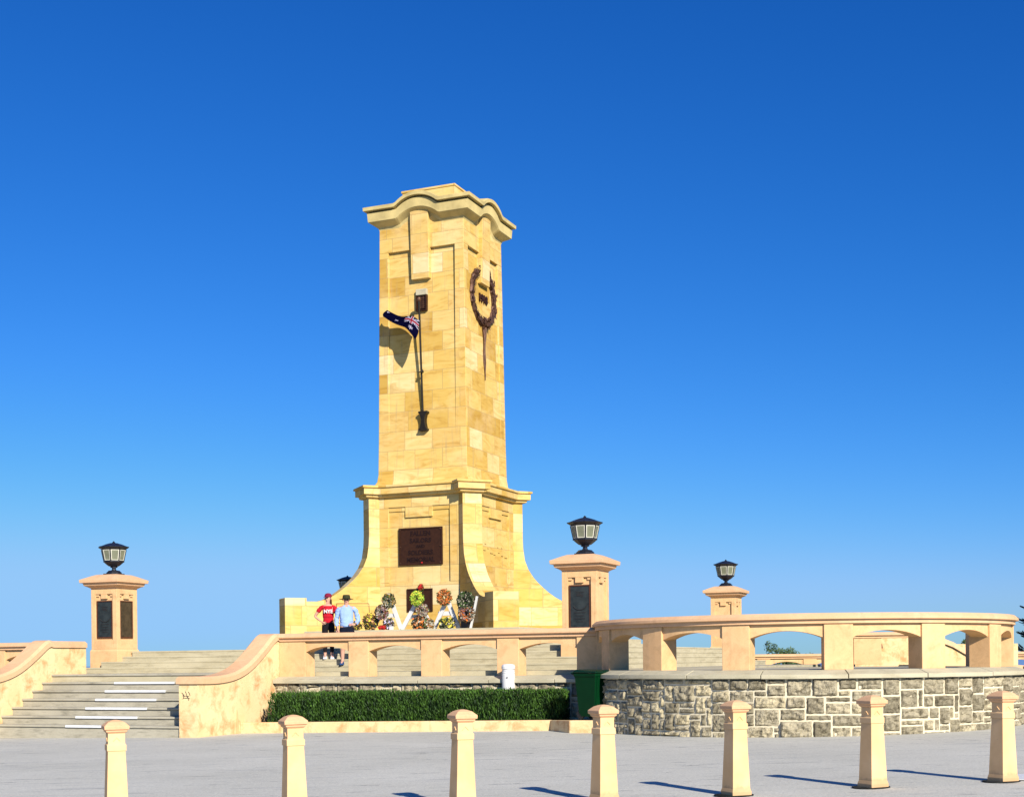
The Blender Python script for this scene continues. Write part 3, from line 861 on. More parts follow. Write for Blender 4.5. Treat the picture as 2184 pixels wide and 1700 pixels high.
# ------------------------------------------------------------------ planter kerb, soil, hedge
A0 = F(-.2, -10.82); A1 = Vector((.82, 30.0, 0)); B1 = Vector((1.20, 28.95, 0)); B2 = Vector((1.95, 28.66, 0))
t = empty('planter_kerb', (A1.x, A1.y, 0)); tag(t, 'low cream rendered kerb along the foot of the hedge', 'kerb')
def kerb_seg(a_, c_, zt0, zt1, w=.22):
    d_ = (c_-a_); d_.z = 0; d_.normalize(); nn = Vector((-d_.y, d_.x, 0))*w; m = 8
    b = MB(); rings = []
    for i in range(m+1):
        p = a_+(c_-a_)*i/m; zt = zt0+(zt1-zt0)*i/m
        rings.append([(p.x, p.y, -.3), (p.x+nn.x, p.y+nn.y, -.3), (p.x+nn.x, p.y+nn.y, zt), (p.x, p.y, zt)])
    b.loft(rings); return b.build('kerb_run', CREAM_OLD, t, origin=(A1.x, A1.y, 0), bevel=.015)
kerb_seg(A0, A1+Vector((0, 0, 0)), .215, .30); kerb_seg(A1, B1, .30, .335, .2); kerb_seg(B1+Vector((.001, 0, 0)), B2, .335, .345)
b = MB(); fa = F(-.2, -9.32); fb = F(7.9, -9.32)
b.prism([(A0.x+.02, A0.y+.1), (A1.x, A1.y+.12), (B1.x+.15, B1.y+.12), (B2.x+.3, B2.y+.1), (fb.x, fb.y), (fa.x, fa.y)], -.2, .19)
tag(b.build('planter_soil', SOIL), kind='structure')

hd = frame_root('hedge', .4, -10.4, .19); tag(hd, 'long clipped dark green hedge in the low cream planter', 'hedge')
HO = (.4, -10.4, .19)
hp0, hp1, hq0, hq1 = .32, 7.6, -10.42, -9.42
def hq(p): return -10.50 + (p+.2)*.079 + .06*noise.noise(Vector((p*1.2, 0, 0))) + .02*p*0
def htop(p): return .86 + .05*noise.noise(Vector((p*1.5, 3, 0))) + .010*p
b = MB(); m = 30
rings = []
for i in range(m+1):
    p = hp0+.12+(hp1-hp0-.24)*i/m
    rings.append([(p, hq(p)+.09, .1), (p, hq1-.06, .1), (p, hq1-.08, htop(p)-.10), (p, hq(p)+.10, htop(p)-.10)])
b.loft(rings); b.build('twigs', HEDGE_CORE, hd, origin=HO)
b = MB(); hr = random.Random(5)
for i in range(26000):
    f = hr.random()
    p = hr.uniform(hp0, hp1)
    if f < .60:
        z = .16+(htop(p)-.16)*hr.random(); q = hq(p)+hr.uniform(-.03, .12); nrm = Vector((0, -1, .25))
    elif f < .92:
        z = htop(p)+hr.uniform(-.10, .035); q = hr.uniform(hq(p), hq1); nrm = Vector((0, -.3, 1))
    else:
        p = (hp0+hr.uniform(-.04, .12)) if hr.random() < .5 else (hp1+hr.uniform(-.12, .04)); z = hr.uniform(.16, htop(p)); q = hr.uniform(hq(p), hq1); nrm = Vector((-1 if p < 2 else 1, -.2, .3))
        if p < 2: p += .22*max(0, (z-.3))*.6
    if z > htop(p)-.08 and q < hq(p)+.08 and hr.random() < .5: continue
    cl = noise.noise(Vector((p*9, q*7, z*4)))
    up = Vector((hr.uniform(-.55, .55), hr.uniform(-.7, .2), 1)).normalized()
    d_ = up*hr.uniform(.026, .058); w_ = up.cross(Vector((hr.uniform(-1, 1), hr.uniform(-1, 1), .1))).normalized()*hr.uniform(.007, .013)
    b.leaf((p, q+.05*cl, z), d_, w_, 0, max(0, min(1, .35+.55*cl+hr.uniform(-.25, .3))))
for i in range(900):
    p = hr.uniform(hp0, hp1); q = hr.uniform(hq(p)-.02, hq1); z = htop(p)+hr.uniform(-.06, .02)
    up = Vector((hr.uniform(-.35, .35), hr.uniform(-.4, .2), 1)).normalized()
    for m_ in range(4):
        c_ = Vector((p, q, z))+up*m_*.022; sd_ = up.cross(Vector((hr.uniform(-1, 1), hr.uniform(-1, 1), .1))).normalized()
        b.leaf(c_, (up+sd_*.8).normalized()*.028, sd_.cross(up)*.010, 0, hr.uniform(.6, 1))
b.build('foliage', HEDGE_L, hd, origin=HO, tone=True)

# white electrical post in the hedge
lp = Vector((0, 0, 0)); X = (1084-1092)/FPX*31.3
t = empty('service_post', (X, 31.25, .19)); tag(t, 'short white cylindrical post with domed cap standing in the hedge', 'post')
b = MB(); b.lathe([(.152, 0), (.152, 1.12), (.146, 1.125), (.146, 1.135), (.152, 1.14), (.152, 1.165), (.146, 1.17), (.146, 1.18), (.152, 1.185), (.152, 1.205)], 28); b.build('body', WHITE, t, smooth=False)
b = MB(); b.lathe([(.140, 1.206), (.140, 1.23), (.157, 1.235), (.157, 1.30), (.135, 1.335), (.09, 1.35), (.001, 1.352)], 28); b.build('cap', WHITE, t)
b = MB(); b.tube([(-.03, -.150, 1.04), (-.03, -.158, 1.04)], .018, 10); b.build('lock', BLACK_IRON, t)

# wheelie bin
bn = empty('wheelie_bin', (1.71, 29.0, .36), R(44)); tag(bn, 'green plastic wheelie bin with dark lid beside the curved stone wall', 'bin')
b = MB()
b.loft([[(-.20, -.22, .06), (.20, -.22, .06), (.20, .16, .06), (-.20, .16, .06)], [(-.205, -.225, .10), (.205, -.225, .10), (.205, .22, .14), (-.205, .22, .14)],
        [(-.255, -.30, .90), (.255, -.30, .90), (.255, .29, .90), (-.255, .29, .90)], [(-.27, -.315, .905), (.27, -.315, .905), (.27, .30, .905), (-.27, .30, .905)], [(-.27, -.315, .97), (.27, -.315, .97), (.27, .30, .97), (-.27, .30, .97)]])
for sx in (-.18, 0, .18): b.hexa([(sx-.012, -.245, .1), (sx+.012, -.245, .1), (sx+.012, -.2, .1), (sx-.012, -.2, .1)], [(sx-.016, -.322, .90), (sx+.016, -.322, .90), (sx+.016, -.28, .90), (sx-.016, -.28, .90)])
for sy in (-.2, .05, .2): b.hexa([(.19, sy-.02, .12), (.222, sy-.02, .12), (.222, sy+.02, .12), (.19, sy+.02, .12)], [(.23, sy-.02, .90), (.276, sy-.02, .90), (.276, sy+.02, .90), (.23, sy+.02, .90)])
b.build('body', GREEN_BIN, bn, bevel=.012)
b = MB(); b.loft([[(-.285, -.34, .975), (.285, -.34, .975), (.285, .31, .985), (-.285, .31, .985)], [(-.285, -.34, 1.0), (.285, -.34, 1.0), (.285, .31, 1.02), (-.285, .31, 1.02)], [(-.24, -.28, 1.03), (.24, -.28, 1.03), (.24, .26, 1.055), (-.24, .26, 1.055)]])
b.build('lid', GREEN_LID, bn, bevel=.012)
b = MB(); b.tube([(-.24, .30, .93), (-.24, .40, .98), (.24, .40, .98), (.24, .30, .93)], .017, 8); b.build('handle', GREEN_LID, bn)
for sx in (-.17, .17):
    b = MB(); rg = [[(sx+dx, .20+.10*math.cos(2*math.pi*i/20), .10+.10*math.sin(2*math.pi*i/20)) for i in range(20)] for dx in (-.025, .025)]
    b.loft(rg); b.build('wheel', RUBBER, bn, bevel=.008)

# ------------------------------------------------------------------ bollards
def make_bollard():
    t = empty('bollard', (0, 0, 0)); tag(t, 'x', 'bollard', 'cream bollards along the street')
    b = MB(); b.sq([(.128, -.12), (.128, .05), (.118, .085), (.1165, .09), (.092, .765), (.092, .768)]); b.build('shaft', BOLL, t, bevel=.006)
    b = MB(); b.sq([(.101, .768), (.101, .832), (.092, .842), (.089, .845), (.089, .957)])
    for k in range(4):
        c, s_ = math.cos(k*math.pi/2), math.sin(k*math.pi/2)
        for sg in (-1, 1):
            for (xa, za, xb, zb) in ((sg*.002, .915, sg*.038, .878),):
                pts = [(xa, za), (xb, zb), (xb, zb-.010), (xa, za-.010)]
                if sg < 0: pts = pts[::-1]
                pa = [(x*c+.0965*s_, x*s_-.0965*c, z) for x, z in pts]; pb = [(x*c+.0885*s_, x*s_-.0885*c, z) for x, z in pts]
                kk = b.pts(pa+pb); b.face((kk+3, kk+2, kk+1, kk)); 
                for i in range(4): b.face((kk+i, kk+(i+1) % 4, kk+4+(i+1) % 4, kk+4+i))
    b.build('neck', BOLL, t, bevel=.004)
    b = MB(); b.sq([(.092, .957), (.098, .965), (.110, .975), (.112, .992), (.130, 1.0), (.132, 1.035), (.122, 1.045), (.085, 1.078), (.04, 1.096), (.012, 1.101)]); b.build('cap', CREAM_RAIL, t, bevel=.004)
    return t
bl = make_bollard()
BP = [(-4.30, 14.8), (-2.385, 14.9), (-.566, 15.2), (1.03, 15.5), (2.575, 15.8), (4.29, 16.3), (5.95, 16.6)]
BLAB = ['leftmost bollard, in front of the grey stairs', 'bollard in front of the left end of the hedge', 'bollard in front of the middle of the hedge, nearest the white post',
        'bollard in front of the green wheelie bin', 'bollard in front of the left part of the curved stone wall', 'second bollard from the right, in front of the stone wall', 'rightmost bollard, beside a white patch of road paint']
for i, (x, y) in enumerate(BP):
    o = bl if i == 0 else copy_tree(bl)
    o.location = (x, y, gz(x, y)); o.rotation_euler = (R(rnd.uniform(-.6, .6)), R(rnd.uniform(-.7, .7)), R(24.5+rnd.uniform(-1.5, 1.5))); o['label'] = BLAB[i]
    b = MB(); n = 16; pr = [(.24*(1+.25*noise.noise(Vector((i*5, a_, 0))))*math.cos(2*math.pi*a_/n)-.03, .20*(1+.3*noise.noise(Vector((i*9, a_, 4))))*math.sin(2*math.pi*a_/n)) for a_ in range(n)]
    b.prism(pr, -.02, .012); pa = b.build('tar_patch', TARM, o)

# ------------------------------------------------------------------ wreaths, easels and offerings at the foot of the tower
def AQ(u, q, v=1300):    # frame point on the plane q seen at picture column u (2184 wide)
    a_ = (u-1092)-ROLL*(v-1410); k = a_/FPX
    Y = (q+CX*E2[0]*1.0+CY*E2[1])/(k*E2[0]+E2[1]) if False else (q + CX*E2[0] + CY*E2[1])/(k*E2[0]+E2[1])
    X = k*Y; bpx = (v-1410)+ROLL*(u-1092)
    return Vector(((X-CX)*E1[0]+(Y-CY)*E1[1], q, EYE-bpx*Y/FPX))
def Z4(x, y, q): return AQ(566.6+.2162*x, q, 1208.7+.2162*y)
SLAB = 2.52
def easel(name, label, legs, q=-3.75, w=.058):
    foot = Z4((legs[0][0][0]+legs[-1][-1][0])/2, 615, q)
    t = frame_root(name, foot.x, q, SLAB); tag(t, label, 'easel', 'white A-frame wreath easels'); Oo = (foot.x, q, SLAB)
    for i, (nm, a_, c_) in enumerate(legs_parts(legs)):
        A = Z4(*a_, q+.03*i); C = Z4(*c_, q+.03*i)
        if nm == 'leg': 
            lo = A if A.z < C.z else C; lo.z = SLAB
        d_ = (C-A).normalized(); nn = Vector((-d_.z, 0, d_.x))*w
        b = MB(); th = Vector((0, .022, 0))
        ps = [A-nn, C-nn, C+nn, A+nn]
        k = b.pts([p-th for p in ps]+[p+th for p in ps])
        b.face((k, k+1, k+2, k+3)); b.face((k+7, k+6, k+5, k+4))
        for j in range(4): b.face((k+j, k+4+j, k+4+(j+1) % 4, k+(j+1) % 4))
        o = b.build(nm, WHITE, t, origin=Oo); bm = bmesh.new(); bm.from_mesh(o.data); bmesh.ops.recalc_face_normals(bm, faces=bm.faces); bm.to_mesh(o.data); bm.free()
    # rear prop
    A = Z4(*legs[0][1], q); b = MB(); b.tube([(A.x, q+.05, A.z-.05), (A.x, q+.75, SLAB+.02)], .02, 6); b.build('rear_prop', WHITE, t, origin=Oo)
def legs_parts(l): return [('leg', l[0][0], l[0][1]), ('leg', l[1][0], l[1][1]), ('crossbar', l[2][0], l[2][1])]
easel('wreath_easel', 'white A-frame easel nearest the couple, with flowers on its left leg', [((1050, 620), (1225, 300)), ((1225, 300), (1340, 612)), ((1120, 480), (1300, 478))])
easel('wreath_easel', 'white A-frame easel under the lime green wreath', [((1345, 612), (1500, 330)), ((1500, 330), (1650, 600)), ((1410, 495), (1590, 490))])
easel('wreath_easel', 'white A-frame easel under the orange wreath', [((1660, 605), (1790, 320)), ((1790, 320), (1905, 590)), ((1705, 462), (1860, 455))])

PAL = {'green': (.07, .13, .03), 'dark': (.035, .045, .02), 'brown': (.16, .06, .025), 'white': (.50, .44, .33), 'lime': (.42, .60, .06), 'orange': (.72, .19, .035), 'yellow': (.85, .68, .08),
       'mauve': (.30, .16, .20), 'red': (.55, .02, .02), 'lilac': (.62, .56, .75), 'peach': (.62, .30, .13), 'gold': (.40, .24, .06)}
PM = {k: plain('petal_'+k, c, .7, .2, 0, .25, 30) for k, c in PAL.items()}
def wreath(c, r, cols, label, cat='wreath', name='flower_wreath', n=480, hole=True, seed=1, grp='flower wreaths at the foot of the tower', squash=1):
    rr = random.Random(seed); n = int(n*1.3); r *= 1.03
    o = frame_root(name, c.x, c.y, c.z); tag(o, label, cat, grp)
    b = MB(); f = MB()
    tb_ = r*.36
    if hole:
        rg = []
        for i in range(25):
            a_ = 2*math.pi*i/24; rg.append([((r*.66+tb_*.55*math.cos(k_))*math.cos(a_), tb_*.5*math.sin(k_), (r*.66+tb_*.55*math.cos(k_))*math.sin(a_)) for k_ in [2*math.pi*j/8 for j in range(8)]])
        b.loft(rg, False, False)
    for i in range(n):
        if hole:
            a_ = rr.uniform(0, 2*math.pi); k_ = rr.uniform(math.pi, 2*math.pi); rad_ = r*.66+tb_*math.cos(k_)*rr.uniform(.6, 1.1)
            p = Vector((rad_*math.cos(a_), tb_*math.sin(k_), rad_*math.sin(a_)))
        else:
            v = Vector((rr.gauss(0, 1), rr.gauss(0, 1), rr.gauss(0, 1))).normalized()*rr.uniform(.55, 1)
            p = Vector((v.x*r, v.y*r*.6, v.z*r*squash))
        d_ = Vector((rr.uniform(-1, 1), rr.uniform(-1, .2), rr.uniform(-1, 1))).normalized(); w_ = d_.cross(Vector((rr.uniform(-.5, .5), -1, rr.uniform(-.5, .5)))).normalized()
        if i % 3 == 0: b.leaf(p, d_*rr.uniform(.04, .08), w_*rr.uniform(.015, .03))
        else:
            s_ = rr.uniform(.020, .050); f.leaf(p+Vector((0, -.02, 0)), d_*s_, w_*s_*.8, rr.choice(range(len(cols))))
    b.build('leaves', PM['dark'] if 'dark' in cols else PM['green'], o); f.build('flowers', [PM[x] for x in cols], o)
    return o
q0 = -3.88
wreath(Z4(1220, 335, q0), .19, ['dark', 'gold', 'green', 'white'], 'dark green round wreath with pale ribbon on the first easel', seed=2)
wreath(Z4(1150, 450, q0), .20, ['brown', 'brown', 'mauve', 'white'], 'reddish brown wreath below the dark green one, left of the easels', seed=3)
wreath(Z4(1035, 545, q0+.05), .24, ['brown', 'gold', 'peach', 'yellow', 'dark'], 'brown and gold flower pile right beside the man in blue', 'flowers', 'flower_pile', 380, False, 4)
wreath(Z4(1215, 560, q0), .17, ['lilac', 'white', 'dark', 'brown'], 'white and lilac bouquet under the first easel', 'flowers', 'bouquet', 240, False, 5)
wreath(Z4(1155, 598, q0-.1), .12, ['red', 'red', 'red'], 'red poppy posy lying in front of the first easel', 'flowers', 'poppy_posy', 160, False, 6, squash=.45)
wreath(Z4(1500, 312, q0), .20, ['lime', 'lime', 'yellow', 'lime'], 'bright lime green wreath in front of the small bronze plaque', seed=7)
wreath(Z4(1550, 430, q0), .17, ['mauve', 'brown', 'white', 'gold'], 'mauve wreath just below the lime green one', seed=8)
wreath(Z4(1520, 560, q0), .24, ['orange', 'peach', 'white', 'brown', 'dark'], 'orange and white flower pile under the second easel', 'flowers', 'flower_pile', 380, False, 9)
wreath(Z4(1612, 565, q0), .17, ['peach', 'gold', 'white', 'brown'], 'peach coloured flowers at the foot between second and third easel', 'flowers', 'flower_pile', 240, False, 10)
wreath(Z4(1765, 300, q0), .21, ['orange', 'peach', 'orange', 'brown'], 'orange wreath at the top of the third easel', seed=11)
wreath(Z4(1790, 565, q0), .25, ['yellow', 'yellow', 'white', 'green', 'dark'], 'yellow and white flower pile under the third easel', 'flowers', 'flower_pile', 380, False, 12, squash=.75)
wreath(Z4(1975, 335, q0-.05), .24, ['dark', 'dark', 'green', 'white'], 'dark green wreath with pale blooms leaning on the dark board', seed=13)
wreath(Z4(1985, 460, q0-.05), .23, ['mauve', 'brown', 'orange', 'white', 'dark'], 'mauve wreath with an orange bloom at the foot of the dark board', seed=14)
wreath(Z4(905, 580, q0+.05), .14, ['gold', 'yellow', 'brown', 'dark'], 'small gold posy behind the hand of the man', 'flowers', 'bouquet', 180, False, 15)
c_ = AQ(898, -1.8, 1251); wreath(Vector((c_.x, -1.8, 3.83)), .085, ['red', 'red', 'brown'], 'small dark red flower on top of the small bronze plaque', 'flower', 'red_flower', 90, False, 16)
b = MB(); f0 = Vector((.10, -1.775, 4.56)); b.lathe([(.001, -.02), (.028, -.012), (.028, .012), (.001, .02)], 10)
pp = b.build('paper_poppy', PM['red'], loc=F(f0.x, f0.y, f0.z)); tag(pp, 'tiny red paper poppy stuck on the large bronze plaque', 'poppy')
# small white box
c_ = Z4(1240, 606, q0-.1); t = MB(); t.box(-.045, .045, -.045, .045, 0, .09); t.box(-.05, .05, -.05, .05, .09, .105)
tag(t.build('candle_box', WHITE, loc=F(c_.x, c_.y, SLAB), rot=PHI), 'little white box among the flowers under the first easel', 'box')
# dark display board with white post
a0, a1 = Z4(1925, 600, -3.72), Z4(2062, 300, -3.72)
t = frame_root('display_board', a0.x+.25, -3.72, SLAB); tag(t, 'dark leaning board with a white side post at the right end of the wreaths', 'board'); Oo = (a0.x+.25, -3.72, SLAB)
b = MB(); A = Z4(1925, 600, -3.72).x; B_ = Z4(2015, 600, -3.72).x; Cc = Z4(2070, 300, -3.72).x; zt = Z4(2000, 302, -3.72).z
b.hexa([(A, -3.73, SLAB), (B_, -3.73, SLAB), (B_, -3.70, SLAB), (A, -3.70, SLAB)], [(A+.06, -3.70, zt), (Cc, -3.70, zt), (Cc, -3.67, zt), (A+.06, -3.67, zt)])
b.build('panel', PLAQUE_BR, t, origin=Oo)
b = MB(); b.tube([(B_+.035, -3.75, SLAB), (Cc+.045, -3.71, zt+.03)], .038, 4); b.build('side_post', WHITE, t, origin=Oo)
# thin wire frame
t = frame_root('wire_frame', -2.0, -2.9, 2.42); tag(t, 'thin black wire frame standing behind the man in the hat', 'frame'); Oo = (-2.0, -2.9, 2.42)
A = Z4(700, 362, -3.35); B_ = Z4(1018, 362, -3.35); Cc = Z4(1035, 620, -3.35)
b = MB(); b.tube([(A.x, -3.35, 2.42), (A.x, -3.35, A.z), (B_.x, -3.35, B_.z), (Cc.x, -3.35, 2.42)], .011, 6); b.build('wire', BLACK_IRON, t, origin=Oo)

# ------------------------------------------------------------------ people
def skin_obj(name, nodes, edges, mat, parent, sub=2, root=None):
    me = D.meshes.new(name); names = list(nodes); ix = {n: i for i, n in enumerate(names)}
    me.from_pydata([nodes[n][0] for n in names], [(ix[a_], ix[c_]) for a_, c_ in edges], [])
    o = D.objects.new(name, me); COL.objects.link(o)
    m = o.modifiers.new('s', 'SKIN'); m.use_smooth_shade = True
    for i, n in enumerate(names):
        r_ = nodes[n][1]; r_ = r_ if isinstance(r_, tuple) else (r_, r_)
        me.skin_vertices[0].data[i].radius = r_; me.skin_vertices[0].data[i].use_root = (n == (root or names[0]))
    m2 = o.modifiers.new('u', 'SUBSURF'); m2.levels = sub; m2.render_levels = sub
    bpy.context.view_layer.update()
    new = D.meshes.new_from_object(o.evaluated_get(bpy.context.evaluated_depsgraph_get()))
    D.objects.remove(o); new.materials.clear(); new.materials.append(mat)
    for p in new.polygons: p.use_smooth = True
    o = D.objects.new(name, new); COL.objects.link(o); o.parent = parent
    return o
def rumple(o, amp, seed):
    for v in o.data.vertices:
        c = v.co; k_ = noise.noise(Vector((c.x*9+seed, c.y*9, c.z*16)))+.6*noise.noise(Vector((c.x*22+seed, c.y*22, c.z*30+c.x*20)))
        v.co = c+v.normal*k_*amp
    return o
def hand(nodes, edges, wn, w, pd, side, curl=.5, tag_=''):
    """palm and five fingers from wrist w along direction pd"""
    w = Vector(w); pd = Vector(pd).normalized(); sidev = pd.cross(Vector((0, 1, 0)))
    if sidev.length < .2: sidev = Vector((1, 0, 0))
    sidev.normalize(); nrm = pd.cross(sidev)*side
    pm = w+pd*.05
    nodes[tag_+'pm'] = (pm, (.030, .018)); edges.append((wn, tag_+'pm'))
    nodes[tag_+'pk'] = (w+pd*.085, (.034, .015)); edges.append((tag_+'pm', tag_+'pk'))
    for i, (o_, l) in enumerate(((-.027, .065), (-.009, .075), (.009, .07), (.027, .055))):
        b0 = w+pd*.088+sidev*o_; b1 = b0+(pd+nrm*curl*.5)*l*.55; b2 = b1+(pd*.6+nrm*curl)*l*.5
        nodes[f'{tag_}f{i}a'] = (b0, .0085); nodes[f'{tag_}f{i}b'] = (b1, .008); nodes[f'{tag_}f{i}c'] = (b2, .0065)
        edges += [(tag_+'pk', f'{tag_}f{i}a'), (f'{tag_}f{i}a', f'{tag_}f{i}b'), (f'{tag_}f{i}b', f'{tag_}f{i}c')]
    tb0 = w+pd*.035-sidev*.032*1; tb1 = tb0+pd*.035-sidev*.02; tb2 = tb1+pd*.025+nrm*.01
    nodes[tag_+'t0'] = (tb0, .011); nodes[tag_+'t1'] = (tb1, .010); nodes[tag_+'t2'] = (tb2, .008)
    edges += [(tag_+'pm', tag_+'t0'), (tag_+'t0', tag_+'t1'), (tag_+'t1', tag_+'t2')]

SKIN = plain('skin', (.62, .33, .22), .55, .35, 0, .06, 10)
TEE = plain('red_cotton', (.52, .012, .025), .85, .15, 0, .15, 8)
BLACKC = plain('black_cloth', (.012, .010, .012), .85, .15, 0, .2, 10)
NAVYC = plain('navy_cloth', (.008, .010, .022), .85, .15, 0, .2, 10)
SHIRT = plain('blue_cotton', (.33, .47, .76), .85, .15, 0, .14, 7)
CAPM = plain('maroon_cap', (.22, .012, .04), .8, .2, 0, .15, 9)
HATM = plain('olive_hat', (.045, .045, .018), .9, .1, 0, .2, 9)
HAIR = plain('dark_hair', (.05, .018, .012), .6, .3, 0, .3, 20)
SHOE_W = plain('white_shoe', (.75, .74, .72), .6, .3); SHOE_B = plain('blue_shoe', (.02, .06, .16), .6, .3, 0, .3, 20)

def head(nodes, edges, top, tilt=0, yaw=0, fr=1.0):
    """adds neck/head nodes; top = base of neck centre"""
    n = Vector(top); f = Vector((math.sin(yaw), -math.cos(yaw), 0))
    nodes['neck'] = (n+Vector((0, .0, .05)), .050*fr); nodes['chin'] = (n+Vector((0, 0, .105))+f*.018, (.058*fr, .062*fr))
    nodes['mid'] = (n+Vector((0, 0, .165))+f*.008, (.074*fr, .084*fr)); nodes['brow'] = (n+Vector((0, 0, .225))+f*.0, (.078*fr, .092*fr)); nodes['crown'] = (n+Vector((0, 0, .272))-f*.008, (.055*fr, .065*fr))
    edges += [('neck', 'chin'), ('chin', 'mid'), ('mid', 'brow'), ('brow', 'crown')]
def face_parts(parent, top, yaw, glasses=False, lips=(.45, .12, .10)):
    n = Vector(top); f = Vector((math.sin(yaw), -math.cos(yaw), 0)); r_ = Vector((math.cos(yaw), math.sin(yaw), 0))
    c = n+Vector((0, 0, .165))
    b = MB(); b.tube([c+f*.078+Vector((0, 0, .035)), c+f*.098+Vector((0, 0, .0)), c+f*.082+Vector((0, 0, -.012))], [.008, .014, .008], 7); b.build('nose', SKIN, parent, smooth=True)
    b = MB(); b.tube([c+f*.083-r_*.02+Vector((0, 0, -.040)), c+f*.090+Vector((0, 0, -.042)), c+f*.083+r_*.02+Vector((0, 0, -.040))], .006, 6); b.build('mouth', plain('lips', lips, .5), parent, smooth=True)
    for sg in (-1, 1):
        b = MB(); ce = c+r_*sg*.079+Vector((0, 0, .02)); b.tube([ce+Vector((0, 0, .03)), ce+r_*sg*.012, ce-Vector((0, 0, .03))], [.008, .013, .008], 6); b.build('ear', SKIN, parent, smooth=True)
        if not glasses:
            b = MB(); ce = c+f*.078+r_*sg*.03+Vector((0, 0, .035)); b.lathe([(.001, -.009), (.011, 0), (.001, .009)], 8, 0, 0); b.v = [tuple(Vector(v)+ce) for v in b.v]; b.build('eye', BLACKC, parent)
    if glasses:
        b = MB()
        for sg in (-1, 1):
            ce = c+f*.090+r_*sg*.033+Vector((0, 0, .036))
            b.tube([ce-r_*.026, ce-r_*.012+f*.004, ce+r_*.012+f*.004, ce+r_*.026], [.010, .019, .019, .010], 8)
            b.tube([ce+r_*sg*.026, c+r_*sg*.083+Vector((0, 0, .036)), c+r_*sg*.083-f*.03+Vector((0, 0, .036))], .004, 5)
        b.build('sunglasses', BLACKC, parent)

def place_person(name, u, q, ztread, label):
    p = AQ(u, q, 1400); w = F(p.x, q, ztread)
    t = empty(name, w, math.atan2(-w.x, w.y)*1.0); tag(t, label, 'person'); return t
# woman
wm = place_person('person', 701, -8.42, 1.70, 'woman in red t-shirt and maroon cap with one hand on her hip')
N = {}; E = []
N['pel'] = ((0, 0, .90), (.135, .10)); N['waist'] = ((0, 0, 1.04), (.115, .085)); N['chest'] = ((0, .01, 1.20), (.135, .095)); N['sh'] = ((0, .01, 1.32), (.10, .07))
E += [('pel', 'waist'), ('waist', 'chest'), ('chest', 'sh'), ('sh', 'neck')]
head(N, E, (0, .0, 1.33), yaw=-.5, fr=.92)
for sg, nm in ((-1, 'l'), (1, 'r')):
    N[nm+'hip'] = ((sg*.085, 0, .84), (.085, .09)); N[nm+'kn'] = ((sg*.085, -.02, .45), (.052, .055)); N[nm+'cf'] = ((sg*.085, .015, .32), (.05, .055)); N[nm+'an'] = ((sg*.085, .02, .09), (.032, .036)); N[nm+'toe'] = ((sg*.10, -.13, .035), (.034, .025))
    E += [('pel', nm+'hip'), (nm+'hip', nm+'kn'), (nm+'kn', nm+'cf'), (nm+'cf', nm+'an'), (nm+'an', nm+'toe')]
# her right arm (left in the picture): hand on the hip, elbow out
N['la'] = ((-.175, .01, 1.295), (.050, .05)); N['lel'] = ((-.335, .04, 1.075), (.036, .036)); N['lw'] = ((-.175, -.04, .945), (.024, .022)); E += [('sh', 'la'), ('la', 'lel'), ('lel', 'lw')]
hand(N, E, 'lw', (-.175, -.04, .945), (.8, -.3, -.35), 1, .6, 'L')
N['ra'] = ((.175, .01, 1.295), (.050, .05)); N['rel'] = ((.225, .03, 1.02), (.036, .036)); N['rw'] = ((.205, .0, .80), (.024, .022)); E += [('sh', 'ra'), ('ra', 'rel'), ('rel', 'rw')]
hand(N, E, 'rw', (.205, 0, .80), (-.05, -.1, -1), 1, .5, 'R')
skin_obj('body', N, E, SKIN, wm, 2, 'pel')
T = {'hem': ((0, 0, .86), (.155, .118)), 'w': ((0, 0, 1.02), (.132, .10)), 'c': ((0, .0, 1.19), (.152, .118)), 's': ((0, .01, 1.315), (.115, .082)), 'n': ((0, .01, 1.36), (.066, .06)),
     'a1': ((-.17, .01, 1.30), (.062, .062)), 'a2': ((-.265, .03, 1.165), (.062, .06)), 'b1': ((.17, .01, 1.30), (.062, .062)), 'b2': ((.205, .02, 1.13), (.062, .06))}
tee = skin_obj('t_shirt', T, [('hem', 'w'), ('w', 'c'), ('c', 's'), ('s', 'n'), ('s', 'a1'), ('a1', 'a2'), ('s', 'b1'), ('b1', 'b2')], TEE, wm, 3, 'c'); rumple(tee, .011, 3)
T = {'pt': ((0, 0, .97), (.13, .10)), 'p': ((0, 0, .87), (.146, .11)), 'lh': ((-.085, 0, .80), (.092, .097)), 'lk': ((-.085, -.02, .45), (.060, .063)), 'lc': ((-.085, .015, .32), (.057, .062)), 'la': ((-.085, .02, .14), (.040, .044)),
     'rh': ((.085, 0, .80), (.092, .097)), 'rk': ((.085, -.02, .45), (.060, .063)), 'rc': ((.085, .015, .32), (.057, .062)), 'ra': ((.085, .02, .14), (.040, .044))}
skin_obj('leggings', T, [('pt', 'p'), ('p', 'lh'), ('lh', 'lk'), ('lk', 'lc'), ('lc', 'la'), ('p', 'rh'), ('rh', 'rk'), ('rk', 'rc'), ('rc', 'ra')], BLACKC, wm, 2, 'p')
for sg in (-1, 1):
    b = MB(); x = sg*.09; b.loft([[(x-.04, .075, .0), (x+.04, .075, .0), (x+.048, -.17, .0), (x-.048, -.17, .0)][::-1], [(x-.044, .08, .025), (x+.044, .08, .025), (x+.05, -.175, .02), (x-.05, -.175, .02)][::-1], [(x-.036, .07, .10), (x+.036, .07, .10), (x+.03, -.03, .095), (x-.03, -.03, .095)][::-1]]); b.build('shoe', SHOE_W, wm, bevel=.012)
face_parts(wm, (0, 0, 1.33), -.5)
hy = -.5; f = Vector((math.sin(hy), -math.cos(hy), 0)); c = Vector((0, 0, 1.33))
